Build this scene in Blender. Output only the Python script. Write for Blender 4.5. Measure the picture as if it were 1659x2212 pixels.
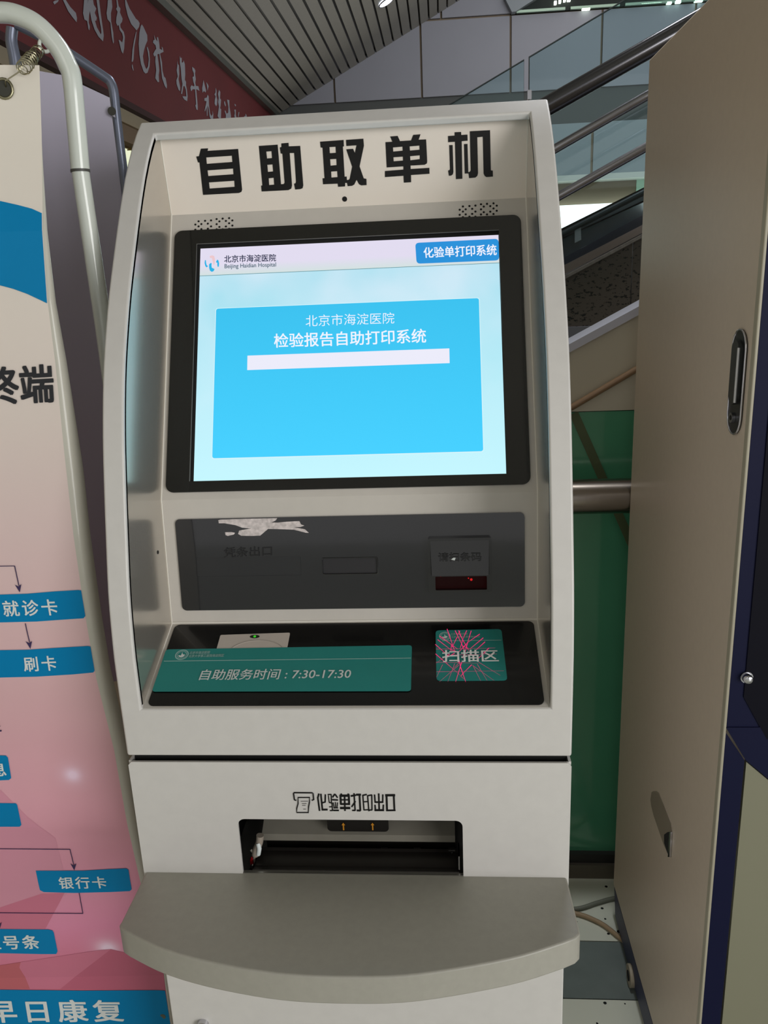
import bpy, bmesh, math, random
import numpy as np
from mathutils import Vector, Matrix
random.seed(7)
S = bpy.context.scene
for o in list(bpy.data.objects): bpy.data.objects.remove(o)
COL = S.collection

# ---------------------------------------------------------------- camera
F, PI_, RO, YA = 1769.0, math.radians(16.08), math.radians(-2.457), math.radians(4.557)
CAM = np.array([.1192, -.797, 1.40])
def ray(px, py):
    """direction from the camera through a point of the 1659x2212 photograph, used to measure where real planes stand"""
    a, b = px - 829.5, py - 1106
    cr, sr = math.cos(RO), math.sin(RO)
    u = cr*a + sr*b; v = -sr*a + cr*b
    X, Y, U = u/F, 1.0, -v/F
    cp, sp = math.cos(PI_), math.sin(PI_)
    y = cp*Y + sp*U; z = -sp*Y + cp*U
    c, s = math.cos(YA), math.sin(YA)
    return np.array([c*X - s*y, s*X + c*y, z])
cd = bpy.data.cameras.new('camera'); cam = bpy.data.objects.new('camera', cd); COL.objects.link(cam)
cd.sensor_fit = 'HORIZONTAL'; cd.sensor_width = 36; cd.lens = F/1659*36; cd.clip_start = .01; cd.clip_end = 100
fw = Vector(ray(829.5, 1106)).normalized()
rt = (Vector(ray(1829.5, 1106)) - Vector(ray(-170.5, 1106))).normalized()
up = rt.cross(fw)
M = Matrix((rt, up, -fw)).transposed().to_4x4(); M.translation = Vector(CAM)
cam.matrix_world = M
S.camera = cam
# ---------------------------------------------------------------- world, lamps, exposure
W = bpy.data.worlds.new('world'); S.world = W; W.use_nodes = True
W.node_tree.nodes['Background'].inputs[0].default_value = (1, .99, .975, 1)
W.node_tree.nodes['Background'].inputs[1].default_value = .52
def area(name, loc, target, size, power, color):
    l = bpy.data.lights.new(name, 'AREA'); l.shape = 'RECTANGLE'; l.size, l.size_y = size; l.energy = power; l.color = color
    o = bpy.data.objects.new(name, l); COL.objects.link(o); o.location = loc
    o.rotation_euler = (Vector(target) - Vector(loc)).to_track_quat('-Z', 'Y').to_euler(); return o
area('window_light', (2.9, -3.0, 1.35), (0, 0, 1.1), (2.2, 2.0), 96, (1, .98, .97))
area('hall_light', (-.6, -3.4, 2.9), (0, 0, 1.2), (1.6, 1.0), 8, (1, .98, .94))
area('aisle_fill', (1.0, 2.0, 3.5), (.6, .8, .6), (1.2, .5), 26, (.90, .93, 1))  # unseen fill added to brighten the rails and pipe behind the kiosk
sl_ = bpy.data.lights.new('gap_fill_spot', 'SPOT'); sl_.energy = 115; sl_.spot_size = math.radians(17); sl_.spot_blend = .8; sl_.shadow_soft_size = .12; sl_.color = (.97, .98, 1)  # unseen narrow spot added to brighten the floor between the machines
so_ = bpy.data.objects.new('gap_fill_spot', sl_); COL.objects.link(so_); so_.location = (.40, .60, 3.85)
area('stair_light', (1.5, 4.5, 3.8), (1.0, 8, 2.2), (2, 1), 36, (.90, .94, 1))
S.view_settings.view_transform = 'Standard'; S.view_settings.look = 'None'
S.view_settings.exposure = 0; S.view_settings.gamma = 1; S.view_settings.use_curve_mapping = False

# ---------------------------------------------------------------- helpers
def lin(c):
    return tuple(((v/255)/12.92 if v/255 <= .04045 else ((v/255+.055)/1.055)**2.4) for v in c) + (1,)
MATS = {}
def mat(name, col, rough=.5, metal=0, coat=0, spec=.5, noise=0, nscale=40, bump=0, emit=None, estr=1, coat_rough=.05):
    if name in MATS: return MATS[name]
    m = bpy.data.materials.new(name); m.use_nodes = True; nt = m.node_tree; b = nt.nodes['Principled BSDF']
    c = lin(col)
    b.inputs['Base Color'].default_value = c; b.inputs['Roughness'].default_value = rough
    b.inputs['Metallic'].default_value = metal; b.inputs['Specular IOR Level'].default_value = spec
    b.inputs['Coat Weight'].default_value = coat; b.inputs['Coat Roughness'].default_value = coat_rough
    if noise or bump:
        tc = nt.nodes.new('ShaderNodeTexCoord'); n = nt.nodes.new('ShaderNodeTexNoise')
        n.inputs['Scale'].default_value = nscale; n.inputs['Detail'].default_value = 4
        nt.links.new(tc.outputs['Object'], n.inputs['Vector'])
        if noise:
            r = nt.nodes.new('ShaderNodeMapRange'); r.inputs['To Min'].default_value = 1-noise; r.inputs['To Max'].default_value = 1+noise
            r.inputs['From Min'].default_value = .3; r.inputs['From Max'].default_value = .7
            nt.links.new(n.outputs['Fac'], r.inputs['Value'])
            mx = nt.nodes.new('ShaderNodeVectorMath'); mx.operation = 'SCALE'; mx.inputs[0].default_value = c[:3]
            nt.links.new(r.outputs[0], mx.inputs['Scale']); nt.links.new(mx.outputs[0], b.inputs['Base Color'])
        if bump:
            bp = nt.nodes.new('ShaderNodeBump'); bp.inputs['Strength'].default_value = bump; bp.inputs['Distance'].default_value = .002
            nt.links.new(n.outputs['Fac'], bp.inputs['Height']); nt.links.new(bp.outputs[0], b.inputs['Normal'])
    if emit is not None:
        b.inputs['Emission Color'].default_value = lin(emit); b.inputs['Emission Strength'].default_value = estr
    MATS[name] = m; return m

def link(name, me, m=None, parent=None):
    o = bpy.data.objects.new(name, me); COL.objects.link(o)
    if m is not None and not me.materials: me.materials.append(m)
    if parent is not None: o.parent = parent
    return o
def mesh(name, vs, fs, m, parent=None, smooth=None):
    me = bpy.data.meshes.new(name); me.from_pydata([tuple(map(float, v)) for v in vs], [], fs)
    bm = bmesh.new(); bm.from_mesh(me); bmesh.ops.recalc_face_normals(bm, faces=bm.faces); bm.to_mesh(me); bm.free()
    if smooth is not None:
        me.polygons.foreach_set('use_smooth', [True]*len(me.polygons)); me.set_sharp_from_angle(angle=math.radians(smooth))
    return link(name, me, m, parent)
def bevel(o, w, seg=2):
    b = o.modifiers.new('bevel', 'BEVEL'); b.width = w; b.segments = seg; b.limit_method = 'ANGLE'; b.angle_limit = math.radians(40)
    o.data.polygons.foreach_set('use_smooth', [True]*len(o.data.polygons)); b.harden_normals = True
    return o
def empty(name, loc=(0, 0, 0), label=None, cat=None, group=None, kind=None):
    o = bpy.data.objects.new(name, None); COL.objects.link(o); o.location = loc; o.empty_display_size = .05
    bpy.context.view_layer.update()
    return tag(o, label, cat, group, kind)
def tag(o, label=None, cat=None, group=None, kind=None):
    if label: o['label'] = label
    if cat: o['category'] = cat
    if group: o['group'] = group
    if kind: o['kind'] = kind
    return o
def box(name, a, b, m, parent=None, bev=0):
    (x0, y0, z0), (x1, y1, z1) = a, b
    vs = [(x, y, z) for z in (z0, z1) for y in (y0, y1) for x in (x0, x1)]
    fs = [(0,1,3,2),(4,6,7,5),(0,4,5,1),(2,3,7,6),(0,2,6,4),(1,5,7,3)]
    o = mesh(name, vs, fs, m, parent)
    if bev: bevel(o, bev)
    return o
def slab(name, pts, d, m, parent=None, bev=0):
    """polygon extruded by vector d"""
    n = len(pts); d = np.array(d, float); P = [np.array(p, float) for p in pts]
    vs = P + [p + d for p in P]
    fs = [tuple(range(n)), tuple(range(2*n-1, n-1, -1))] + [(i, (i+1) % n, n+(i+1) % n, n+i) for i in range(n)]
    o = mesh(name, vs, fs, m, parent)
    if bev: bevel(o, bev)
    return o
def tube(name, pts, r, m, parent=None, seg=14, cap=True, closed=False):
    P = [Vector(p) for p in pts]; n = len(P); vs = []; fs = []
    R = r if isinstance(r, (list, tuple)) else [r]*n
    T = []
    for i in range(n):
        a = P[(i-1) % n] if (closed or i > 0) else P[0]; b = P[(i+1) % n] if (closed or i < n-1) else P[-1]
        T.append((b-a).normalized())
    u = T[0].orthogonal().normalized()
    for i in range(n):
        u = (u - T[i]*u.dot(T[i])).normalized(); w = T[i].cross(u)
        for k in range(seg):
            a = 2*math.pi*k/seg; vs.append(P[i] + (u*math.cos(a) + w*math.sin(a))*R[i])
    for i in range(n if closed else n-1):
        j = (i+1) % n
        for k in range(seg): fs.append((i*seg+k, i*seg+(k+1) % seg, j*seg+(k+1) % seg, j*seg+k))
    if cap and not closed: fs += [tuple(range(seg)), tuple(range((n-1)*seg, n*seg))]
    return mesh(name, vs, fs, m, parent, smooth=50)
def spline(pts, sub=6):
    P = [np.array(p, float) for p in pts]; out = []
    for i in range(len(P)-1):
        p0, p1, p2, p3 = P[max(i-1, 0)], P[i], P[i+1], P[min(i+2, len(P)-1)]
        for k in range(sub):
            t = k/sub; out.append(.5*((2*p1)+(-p0+p2)*t+(2*p0-5*p1+4*p2-p3)*t*t+(-p0+3*p1-3*p2+p3)*t**3))
    out.append(P[-1]); return out

class Plane:
    def __init__(s, p0, n, u=None):
        s.o = np.array(p0, float); s.n = np.array(n, float)/np.linalg.norm(n)
        uu = np.array(u if u is not None else (1, 0, 0), float); uu -= s.n*uu.dot(s.n); s.u = uu/np.linalg.norm(uu)
        s.v = np.cross(s.n, s.u)
        if s.v[2] < 0: s.v = -s.v
    def at(s, px, py, off=0):
        d = ray(px, py); o = s.o + s.n*off; t = np.dot(o-CAM, s.n)/np.dot(d, s.n); return CAM + t*d
    def uv(s, px, py):
        q = s.at(px, py) - s.o; return (q.dot(s.u), q.dot(s.v))
    def P(s, u, v, off=0): return s.o + s.u*u + s.v*v + s.n*off
def yplane(y): return Plane((0, y, 0), (0, -1, 0))
def xplane(x): return Plane((x, 0, 0), (-1, 0, 0), (0, 1, 0))
def at_y(px, py, y): return yplane(y).at(px, py)
def at_x(px, py, x): return xplane(x).at(px, py)
def at_z(px, py, z): return Plane((0, 0, z), (0, 0, 1), (1, 0, 0)).at(px, py)

def fill2d(outers, thick=0):
    """2D polygons (holes allowed) filled by a curve; returns a mesh in its own xy plane"""
    c = bpy.data.curves.new('shape', 'CURVE'); c.dimensions = '2D'; c.fill_mode = 'BOTH'; c.extrude = thick/2
    for pts in outers:
        sp = c.splines.new('POLY'); sp.points.add(len(pts)-1); sp.use_cyclic_u = True
        for i, p in enumerate(pts): sp.points[i].co = (p[0]*10, p[1]*10, 0, 1)   # worked at ten times the size for the tessellator
    o = bpy.data.objects.new('shape', c); COL.objects.link(o); c.extrude *= 10
    me = bpy.data.meshes.new_from_object(o.evaluated_get(bpy.context.evaluated_depsgraph_get()))
    bpy.data.objects.remove(o); bpy.data.curves.remove(c)
    for v in me.vertices: v.co = v.co*.1
    return me
def shape_on(name, pl, outers, off, m, parent=None, thick=0, bev=0):
    """outers given in plane coordinates (u, v); lies at off above the plane, thick from there downward"""
    me = fill2d(outers, thick); me.name = name
    for v in me.vertices: v.co = Vector(pl.P(v.co.x, v.co.y, off - thick/2 + v.co.z))
    me.materials.clear()
    o = link(name, me, m, parent)
    if bev: bevel(o, bev)
    return o
def shape_px(name, pl, polys, off, m, parent=None, thick=0): return shape_on(name, pl, [[pl.uv(*p) for p in poly] for poly in polys], off, m, parent, thick)
def rrect(u0, v0, u1, v1, r, n=6):
    pts = []
    for cx, cy, a0 in ((u1-r, v1-r, 0), (u0+r, v1-r, 90), (u0+r, v0+r, 180), (u1-r, v0+r, 270)):
        for k in range(n+1):
            a = math.radians(a0 + 90*k/n); pts.append((cx+r*math.cos(a), cy+r*math.sin(a)))
    return pts
def rquad(c, r, n=5):
    """rounded quad from 4 corners (2D)"""
    C = [np.array(p, float) for p in c]; out = []
    for i in range(4):
        p, a, b = C[i], C[i-1], C[(i+1) % 4]
        da = (a-p)/np.linalg.norm(a-p)*r; db = (b-p)/np.linalg.norm(b-p)*r
        for k in range(n+1):
            t = k/n; out.append(tuple((1-t)**2*(p+da)+2*t*(1-t)*p+t*t*(p+db)))
    return out
TEXTS = {}
def text_mesh(s, weight=0, spacing=1):
    c = bpy.data.curves.new('text', 'FONT'); c.body = s; c.offset = min(weight, 0); c.space_character = spacing; c.resolution_u = 3
    o = bpy.data.objects.new('text', c); COL.objects.link(o)
    me = bpy.data.meshes.new_from_object(o.evaluated_get(bpy.context.evaluated_depsgraph_get()))
    bpy.data.objects.remove(o); bpy.data.curves.remove(c); me.materials.clear()
    if weight > .006:   # heavier strokes: overlaid shifted outlines of the same flat print
        bm = bmesh.new(); bm.from_mesh(me); g = bm.verts[:] + bm.edges[:] + bm.faces[:]; w = weight*.62
        src = list(g)
        for k_, (dx_, dy_) in enumerate(((w, w), (-w, w), (w, -w), (-w, -w), (w*1.3, 0), (-w*1.3, 0))):
            r = bmesh.ops.duplicate(bm, geom=src)
            bmesh.ops.translate(bm, vec=(dx_, dy_, 1.0+k_), verts=[v for v in r['geom'] if isinstance(v, bmesh.types.BMVert)])
        bm.to_mesh(me); bm.free()
    return me
def text_quad(name, s, quad, lift, m, parent=None, weight=0, spacing=1, post=None):
    """lettering whose bounding box fills the quad tl, tr, br, bl (3D)"""
    me = text_mesh(s, weight, spacing); me.name = name
    xs = [v.co.x for v in me.vertices]; ys = [v.co.y for v in me.vertices]
    x0, x1, y0, y1 = min(xs), max(xs), min(ys), max(ys)
    tl, tr, br, bl = [np.array(q, float) for q in quad]
    for v in me.vertices:
        s_, t = (v.co.x-x0)/(x1-x0), (v.co.y-y0)/(y1-y0)
        p = (1-t)*((1-s_)*bl+s_*br) + t*((1-s_)*tl+s_*tr)
        k_ = v.co.z
        if post: p = post(p); p = p + np.array([0, -4e-5*k_, 0])
        v.co = Vector(p + np.array(lift)*(1 + .02*k_))
    return link(name, me, m, parent)
def px_quad(pl, q): return [pl.at(*p) for p in q]

# ---------------------------------------------------------------- materials
paint = mat('warm_grey_metal_paint', (205, 203, 199), .42, 0, .25, noise=.02, nscale=60, bump=.04, coat_rough=.3)
paint_in = mat('inner_grey_paint', (196, 191, 183), .38, 0, .3, noise=.02, nscale=50, coat_rough=.07)
paint_top = mat('shelf_paint', (160, 158, 148), .45, 0, .15, noise=.03, nscale=120, bump=.05, coat_rough=.3)
black = mat('black_paint', (12, 11, 11), .5, spec=.3)
blackgloss = mat('black_glass', (14, 14, 13), .12, coat=1)
panelblack = mat('dark_acrylic', (17, 18, 22), .10, coat=1, bump=.12, nscale=9)
matblack = mat('deck_black', (12, 11, 11), .22, coat=.3)
dark = mat('dark_cavity', (10, 10, 10), .8)
teal = mat('teal_sticker', (38, 134, 128), .45, noise=.02)
white_ink = mat('white_ink', (215, 222, 220), .6)
pale_ink = mat('pale_ink', (150, 190, 185), .6)
faint = mat('worn_black_lettering', (20, 20, 22), .35)
chrome = mat('chrome', (200, 200, 205), .15, 1)
steel = mat('brushed_steel', (165, 165, 170), .28, 1, noise=.06, nscale=30)
steel_d = mat('polished_dark_steel', (104, 104, 108), .2, 1)
paint_side = mat('silver_side_paint', (196, 190, 180), .2, .72, .3, noise=.02, nscale=50, coat_rough=.1)
def emi(name, c, k=1.0): return mat(name, (5, 5, 5), .25, spec=.3, emit=c, estr=k)

# ================================================================ STRUCTURE
# floor of tiles
floor = empty('floor', (0, 0, 0), kind='structure')
t_white = bpy.data.materials.new('speckled_white_tile'); t_white.use_nodes = True
def tile_nodes(m, base, spot, rough):
    nt = m.node_tree; b = nt.nodes['Principled BSDF']; b.inputs['Roughness'].default_value = rough
    g = nt.nodes.new('ShaderNodeNewGeometry'); v = nt.nodes.new('ShaderNodeTexVoronoi'); v.inputs['Scale'].default_value = 46
    n = nt.nodes.new('ShaderNodeTexNoise'); n.inputs['Scale'].default_value = 14
    nt.links.new(g.outputs['Position'], v.inputs['Vector']); nt.links.new(g.outputs['Position'], n.inputs['Vector'])
    sep = nt.nodes.new('ShaderNodeSeparateColor'); nt.links.new(v.outputs['Color'], sep.inputs[0])
    # radius depends on the cell, most cells have no spot
    r = nt.nodes.new('ShaderNodeMapRange'); r.inputs['From Min'].default_value = .55; r.inputs['From Max'].default_value = 1; r.inputs['To Min'].default_value = 0; r.inputs['To Max'].default_value = .26
    nt.links.new(sep.outputs[0], r.inputs['Value'])
    lt = nt.nodes.new('ShaderNodeMath'); lt.operation = 'LESS_THAN'; nt.links.new(v.outputs['Distance'], lt.inputs[0]); nt.links.new(r.outputs[0], lt.inputs[1])
    mx = nt.nodes.new('ShaderNodeMix'); mx.data_type = 'RGBA'; mx.inputs[6].default_value = lin(base); mx.inputs[7].default_value = lin(spot)
    nt.links.new(lt.outputs[0], mx.inputs[0]); nt.links.new(mx.outputs[2], b.inputs['Base Color'])
tile_nodes(t_white, (214, 218, 204), (30, 32, 34), .25)
t_dark = mat('dark_green_tile', (112, 122, 120), .25, noise=.06, nscale=20)
grout = mat('grout', (40, 38, 34), .9)
box('bed', (-6, -1.99, -.05), (4, 9, -.004), grout, floor)
box('far_floor', (-6, -8, -.05), (6, -1.99, 0), t_white, floor)
rows = [(-1.9775, -1.3775, 0), (-1.3775, -.7775, 0), (-.7775, -.2276, 1), (-.2276, -.0776, 2), (-.0776, .5224, 0), (.5224, .6706, 2), (.6706, .8800, 0)]
for y0, y1, k in rows:
    x = -1.74
    while x < 2.2:
        box('tile', (x+.0012, y0+.0012, -.01), (x+.5988, y1-.0012, 0), t_dark if k == 2 else t_white, floor); x += .6

# far wall, 8 m behind, seen over the machine
YW = 8.0
wallp = mat('grey_wall_panel', (150, 150, 158), .55, noise=.02, nscale=3)
wallp2 = mat('grey_wall_panel_lower', (150, 158, 162), .55, noise=.02, nscale=3)
joint = mat('panel_joint', (140, 124, 104), .9)
far = empty('wall_back', (0, YW, 0), kind='structure')
def wz(px, py): return at_y(px, py, YW)
zc = wz(1000, 205)[2]; zt = wz(1103, 32)[2]; zl = wz(1300, 262)[2]; zl2 = wz(1300, 380)[2]; zg = wz(1300, 440)[2]
xj = [wz(910, 140)[0]]; dx = wz(1103, 100)[0] - xj[0]
box('backing', (-8, .035, 0), (8, .3, 6), joint, far)
for k in range(-9, 9):
    a = xj[0] + k*dx; b = a + dx
    box('wall_panel', (a+.010, 0, zc), (b-.010, .12, zt-.008), wallp, far)
    if b <= xj[0]+dx+.01: box('wall_panel', (a+.2+.010, 0, zt+.012), (b+.2-.010, .12, 6), wallp, far)
    box('wall_panel', (a-.06+.012, .02, zl2), (b-.06-.012, .12, zl), wallp2, far)
box('painted_shade_board', (-8, .028, zl), (8, .12, zc), mat('recess_shade_paint', (88, 90, 88), .8), far)  # darker colour stands in for shade in the recess under the upper panels
box('ledge', (-8, -.22, zl2-.05), (8, .12, zl2), mat('cream_ledge', (220, 222, 212), .5), far)
box('lower_panel', (-8, .05, zg), (8, .12, zl2-.05), mat('pale_green_panel', (196, 214, 200), .5), far)
box('mint_end_panel', (wz(1376, 400)[0], .02, zg), (wz(1376, 400)[0]+.5, .05, zl2-.05), mat('mint_panel', (200, 240, 214), .5), far)  # lighter green end of the lower panel
box('lower_wall', (-8, .05, 0), (8, .12, zg-.75), mat('cream_low_wall', (200, 195, 180), .6), far)
far.location = (0, YW, 0)
win = box('window_1', (-1, YW-.02, zg-.75), (6, YW+.10, zg), emi('daylight_window', (255, 255, 248), 2.2)); tag(win, kind='structure')
for k in range(8):
    box('window_bar', (-1+k*.95, YW-.04, zg-.75), (-.97+k*.95, YW-.021, zg), mat('window_frame_grey', (205, 208, 200), .5), win)
# glazed void over the far wall, dark hall behind with lamps
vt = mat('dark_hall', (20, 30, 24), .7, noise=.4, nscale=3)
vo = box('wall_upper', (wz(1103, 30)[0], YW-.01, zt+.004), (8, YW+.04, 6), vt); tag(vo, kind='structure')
sl = slab('trim_1', [wz(1088, 0), wz(1104, 32), wz(1112, 31), wz(1170, -6), wz(1150, -60)], (0, -.09, 0), mat('pale_soffit', (140, 146, 150), .5)); tag(sl, kind='structure')
edge_l = mat('metal_edge', (150, 170, 150), .4, .6)
for x in np.arange(wz(1115, 28)[0], 6, .5): box('glazing_bar', (x, YW-.05, zt), (x+.45, YW-.015, zt+.022), edge_l, vo)
lampm = emi('hall_lamp', (240, 255, 235), 3)
for n_, (a, b, c, d_) in enumerate(((1197, 3, 1202, 10), (1207, 0, 1211, 7), (1217, -2, 1221, 4), (1225, -5, 1232, 3), (1257, 19, 1274, 21.5), (1385, 10, 1428, 6), (1440, 5, 1450, 9), (1459, 2, 1470, 7), (1500, 1, 1517, 4))):
    p, q = at_y(a, b, YW-.03), at_y(c, d_, YW-.03)
    o = box('hall_lamp', (p[0], YW-.05, min(p[2], q[2])), (max(q[0], p[0]+.02), YW-.012, max(p[2], q[2])), lampm)
    tag(o, 'small white lamp in the dark opening above the far wall, ' + ('leftmost of the row', 'second from the left', 'third from the left', 'fourth from the left', 'lowest, on the sill edge', 'widest, over the right half', 'first of the last three', 'middle of the last three', 'farthest right beside the handrail')[n_], 'lamp', 'lamps in the dark opening')

# slatted sloping soffit
A, B = wz(603, 245), wz(987, 4)
sd = (B-A)/np.linalg.norm(B-A); sn = np.array([sd[2], 0, -sd[0]])
L0, L1 = wz(609, 240), wz(984.5, 3)
pitch = np.linalg.norm(L1-L0)/20
ceil = empty('ceiling', tuple(A), kind='structure')
slat_m = mat('ceiling_slat', (150, 146, 136), .5, noise=.03)
gapm = mat('slat_gap_metal', (46, 42, 36), .35, .6)
y_near = 2.4 - YW
me0 = None
base = np.dot(L0-A, sd)
for k in range(-1, 27):
    a = base + k*pitch + pitch*.095; b = base + (k+1)*pitch - pitch*.095
    if k == -1: a = -.02
    P = lambda s, t: sd*s - sn*t
    q = [P(a, 0), P(b, 0), P(b, .02), P(a, .02)]
    if k >= 0 and me0 is not None:
        o = bpy.data.objects.new('slat', me0); COL.objects.link(o); o.parent = ceil; o.location = tuple(sd*(k*pitch))
    else:
        o = slab('slat', q, (0, y_near, 0), slat_m, ceil)
        if k == 0: me0 = o.data
q = [sd*(-.05) - sn*.03, sd*(base+27*pitch) - sn*.03, sd*(base+27*pitch) - sn*.06, sd*(-.05) - sn*.06]
slab('slat_backing', q, (0, y_near, 0), gapm, ceil)
dl = np.cross(sd, (0, 1, 0))
soff = Plane(A, sn, sd)
# downlight
c = soff.at(833, 2); dn = empty('downlight', tuple(c), 'round recessed downlight glowing in the slatted soffit', 'light')
def disc(name, c, n, r, m, parent=None, thick=.004, seg=24):
    n = Vector(n).normalized(); u = n.orthogonal().normalized(); w = n.cross(u)
    pts = [Vector(c) + (u*math.cos(2*math.pi*k/seg) + w*math.sin(2*math.pi*k/seg))*r for k in range(seg)]
    return slab(name, pts, tuple(-n*thick), m, parent)
disc('lens', tuple(np.array(sn)*.014), sn, .058, emi('downlight_lens', (225, 235, 255), 12), dn, .02)
tube('rim', [Vector(sn)*.010 + Vector(sd)*math.cos(t)*.064 + Vector((0, 1, 0))*math.sin(t)*.064 for t in np.linspace(0, 2*math.pi, 24, endpoint=False)], .006, chrome, dn, closed=True, seg=8)

# metal edge along the soffit and the red banner fascia
XB = wz(593, 248)[0] - .01
zb1 = wz(593, 248)[2]; zb0 = at_x(200, 182, XB)[2]
trim = slab('trim_2', [(XB-.02, 8, zb1-.02), (XB+.05, 8, zb1-.02), (XB+.07, 8, zb1+.03), (XB-.02, 8, zb1+.03)], (0, -6.6, 0), mat('soffit_edge_metal', (110, 112, 104), .35, .6)); tag(trim, kind='structure')
red = mat('red_banner_cloth', (96, 26, 30), .75, noise=.08, nscale=2)
ban = empty('red_banner', (XB, 4, zb0), 'long dark red banner with grey brush calligraphy under the slatted ceiling', 'banner')
def child_world(o, parent):
    o.parent = parent; o.matrix_parent_inverse = Matrix.Translation(parent.location).inverted(); return o
child_world(slab('cloth', [(XB, 1.5, zb0), (XB, 8, zb0), (XB, 8, zb1-.02), (XB, 1.5, zb1-.02)], (-.03, 0, 0), red), ban)
child_world(slab('hem', [(XB+.004, 1.5, zb0-.02), (XB+.004, 8, zb0-.02), (XB+.004, 8, zb0+.012), (XB+.004, 1.5, zb0+.012)], (-.04, 0, 0), mat('dark_hem', (52, 18, 20), .8)), ban)
bp = Plane((XB, 0, 0), (1, 0, 0), (0, 1, 0))
ink = mat('grey_brush_ink', (150, 150, 158), .8)
def brush(strokes, sx, sy, ox, oy):
    polys = []
    for st in strokes:
        pts = [(ox + x/sx, oy + y/sy) for x, y in st]
        child_world(shape_px('brush_stroke', bp, [pts], .003, ink), ban)
b1 = [
 [(205,0),(240,0),(300,90),(370,165),(385,230),(380,285),(330,225),(270,140)],
 [(475,0),(525,0),(520,45),(530,0),(590,0),(600,60),(632,110),(612,165),(640,230),(632,265),(615,265),(640,350),(690,440),(697,420),(690,350),(660,180),(635,0),(668,0),(690,180),(722,400),(728,460),(718,530),(660,470),(610,380),(570,260),(550,140),(540,200),(535,290),(550,340),(543,390),(530,370),(515,270),(480,250),(462,170),(470,70)],
 [(780,0),(830,0),(838,90),(820,170),(822,270),(850,420),(858,540),(848,560),(830,470),(812,290),(775,245),(763,170),(775,80)],
 [(890,0),(905,0),(920,80),(942,110),(935,160),(970,240),(962,280),(940,310),(942,350),(985,410),(998,470),(990,620),(975,688),(955,660),(918,510),(935,515),(965,545),(975,480),(965,430),(930,380),(920,320),(903,332),(885,290),(890,220),(905,150),(885,115),(898,90)],
 [(1000,0),(1015,0),(1060,110),(1140,240),(1170,265),(1188,300),(1180,345),(1150,390),(1080,310),(1035,200),(1005,70)],
 [(1150,400),(1140,480),(1120,600),(1110,760),(1100,790),(1085,790),(1095,640),(1115,520),(1140,415)],
 [(1088,825),(1098,830),(1112,900),(1105,905),(1088,860)],
 [(1215,312),(1235,340),(1285,450),(1288,520),(1262,580),(1245,640),(1230,720),(1240,800),(1260,860),(1275,885),(1295,850),(1305,760),(1295,680),(1280,610),(1290,600),(1310,660),(1320,760),(1315,850),(1290,930),(1265,942),(1240,920),(1205,820),(1185,700),(1175,560),(1185,420),(1200,340)],
 [(1372,445),(1392,500),(1415,530),(1408,475),(1425,478),(1440,560),(1445,625),(1475,640),(1470,595),(1485,615),(1495,665),(1460,680),(1450,690),(1475,800),(1480,900),(1500,980),(1520,1000),(1538,1090),(1535,1135),(1510,1100),(1475,1000),(1460,850),(1440,690),(1415,695),(1430,800),(1440,900),(1432,960),(1438,1050),(1420,1050),(1388,1000),(1400,900),(1388,790),(1392,710),(1375,725),(1362,690),(1385,645),(1400,625),(1392,580),(1358,545),(1365,515),(1380,510)],
 [(78,25),(100,10),(150,0),(140,25),(95,58)],
]
brush(b1, 5.925, 5.925, 100, 0)
b2 = [
 [(182,255),(192,320),(212,340),(218,500),(205,590),(235,740),(232,805),(205,780),(170,680),(165,610),(190,540),(170,430),(182,350)],
 [(225,170),(240,210),(262,205),(262,290),(285,290),(295,250),(318,320),(325,500),(318,600),(340,640),(338,690),(355,780),(368,900),(360,985),(310,955),(272,900),(290,895),(345,900),(335,780),(310,710),(290,720),(270,855),(250,850),(265,730),(275,680),(258,580),(245,400),(228,300)],
 [(448,368),(490,400),(508,440),(500,490),(515,590),(505,650),(515,710),(560,715),(580,800),(540,775),(522,770),(540,960),(550,1080),(548,1145),(525,1130),(505,1060),(520,1040),(500,770),(460,770),(430,808),(415,740),(435,700),(480,720),(490,700),(470,640),(455,550),(480,540),(478,480),(455,430)],
 [(652,605),(675,700),(698,790),(690,830),(660,800),(635,832),(628,750),(640,680)],
 [(702,640),(735,690),(745,720),(722,800),(720,740)],
 [(728,865),(745,900),(752,1060),(770,1200),(795,1250),(815,1220),(815,1150),(828,1220),(825,1310),(795,1318),(765,1270),(742,1100),(725,1060),(725,1240),(712,1250),(708,1090),(680,1170),(672,1150),(700,1020),(705,985),(668,975),(668,930),(710,920)],
 [(872,740),(888,800),(885,900),(902,960),(895,1050),(878,1075),(852,1030),(855,960),(870,900),(848,860),(868,830)],
 [(932,780),(955,820),(948,930),(968,960),(960,1060),(950,1110),(970,1130),(965,1300),(940,1305),(905,1250),(920,1150),(930,1080),(915,1000),(925,930),(912,850)],
 [(1022,985),(1038,990),(1055,1060),(1045,1080),(1025,1030)],
 [(1075,955),(1115,965),(1118,1080),(1135,1180),(1148,1260),(1140,1300),(1105,1305),(1085,1290),(1050,1300),(1055,1230),(1030,1160),(1045,1150),(1070,1210),(1095,1190),(1100,1090)],
 [(1205,1135),(1232,1135),(1232,1230),(1250,1290),(1215,1290),(1205,1240),(1215,1200)],
 [(1210,1030),(1235,1050),(1230,1080),(1215,1060)],
 [(1280,1180),(1295,1180),(1280,1270),(1272,1260)],
 [(1405,1210),(1415,1215),(1435,1270),(1380,1272),(1385,1250),(1408,1250)],
]
brush(b2, 8.295, 8.295, 360, 100)

hc_ = box('ceiling_hall', (-8, -8, 3.9), (8, 2.4, 4.0), mat('hall_ceiling_paint', (150, 148, 140), .8)); tag(hc_, kind='structure')

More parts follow.
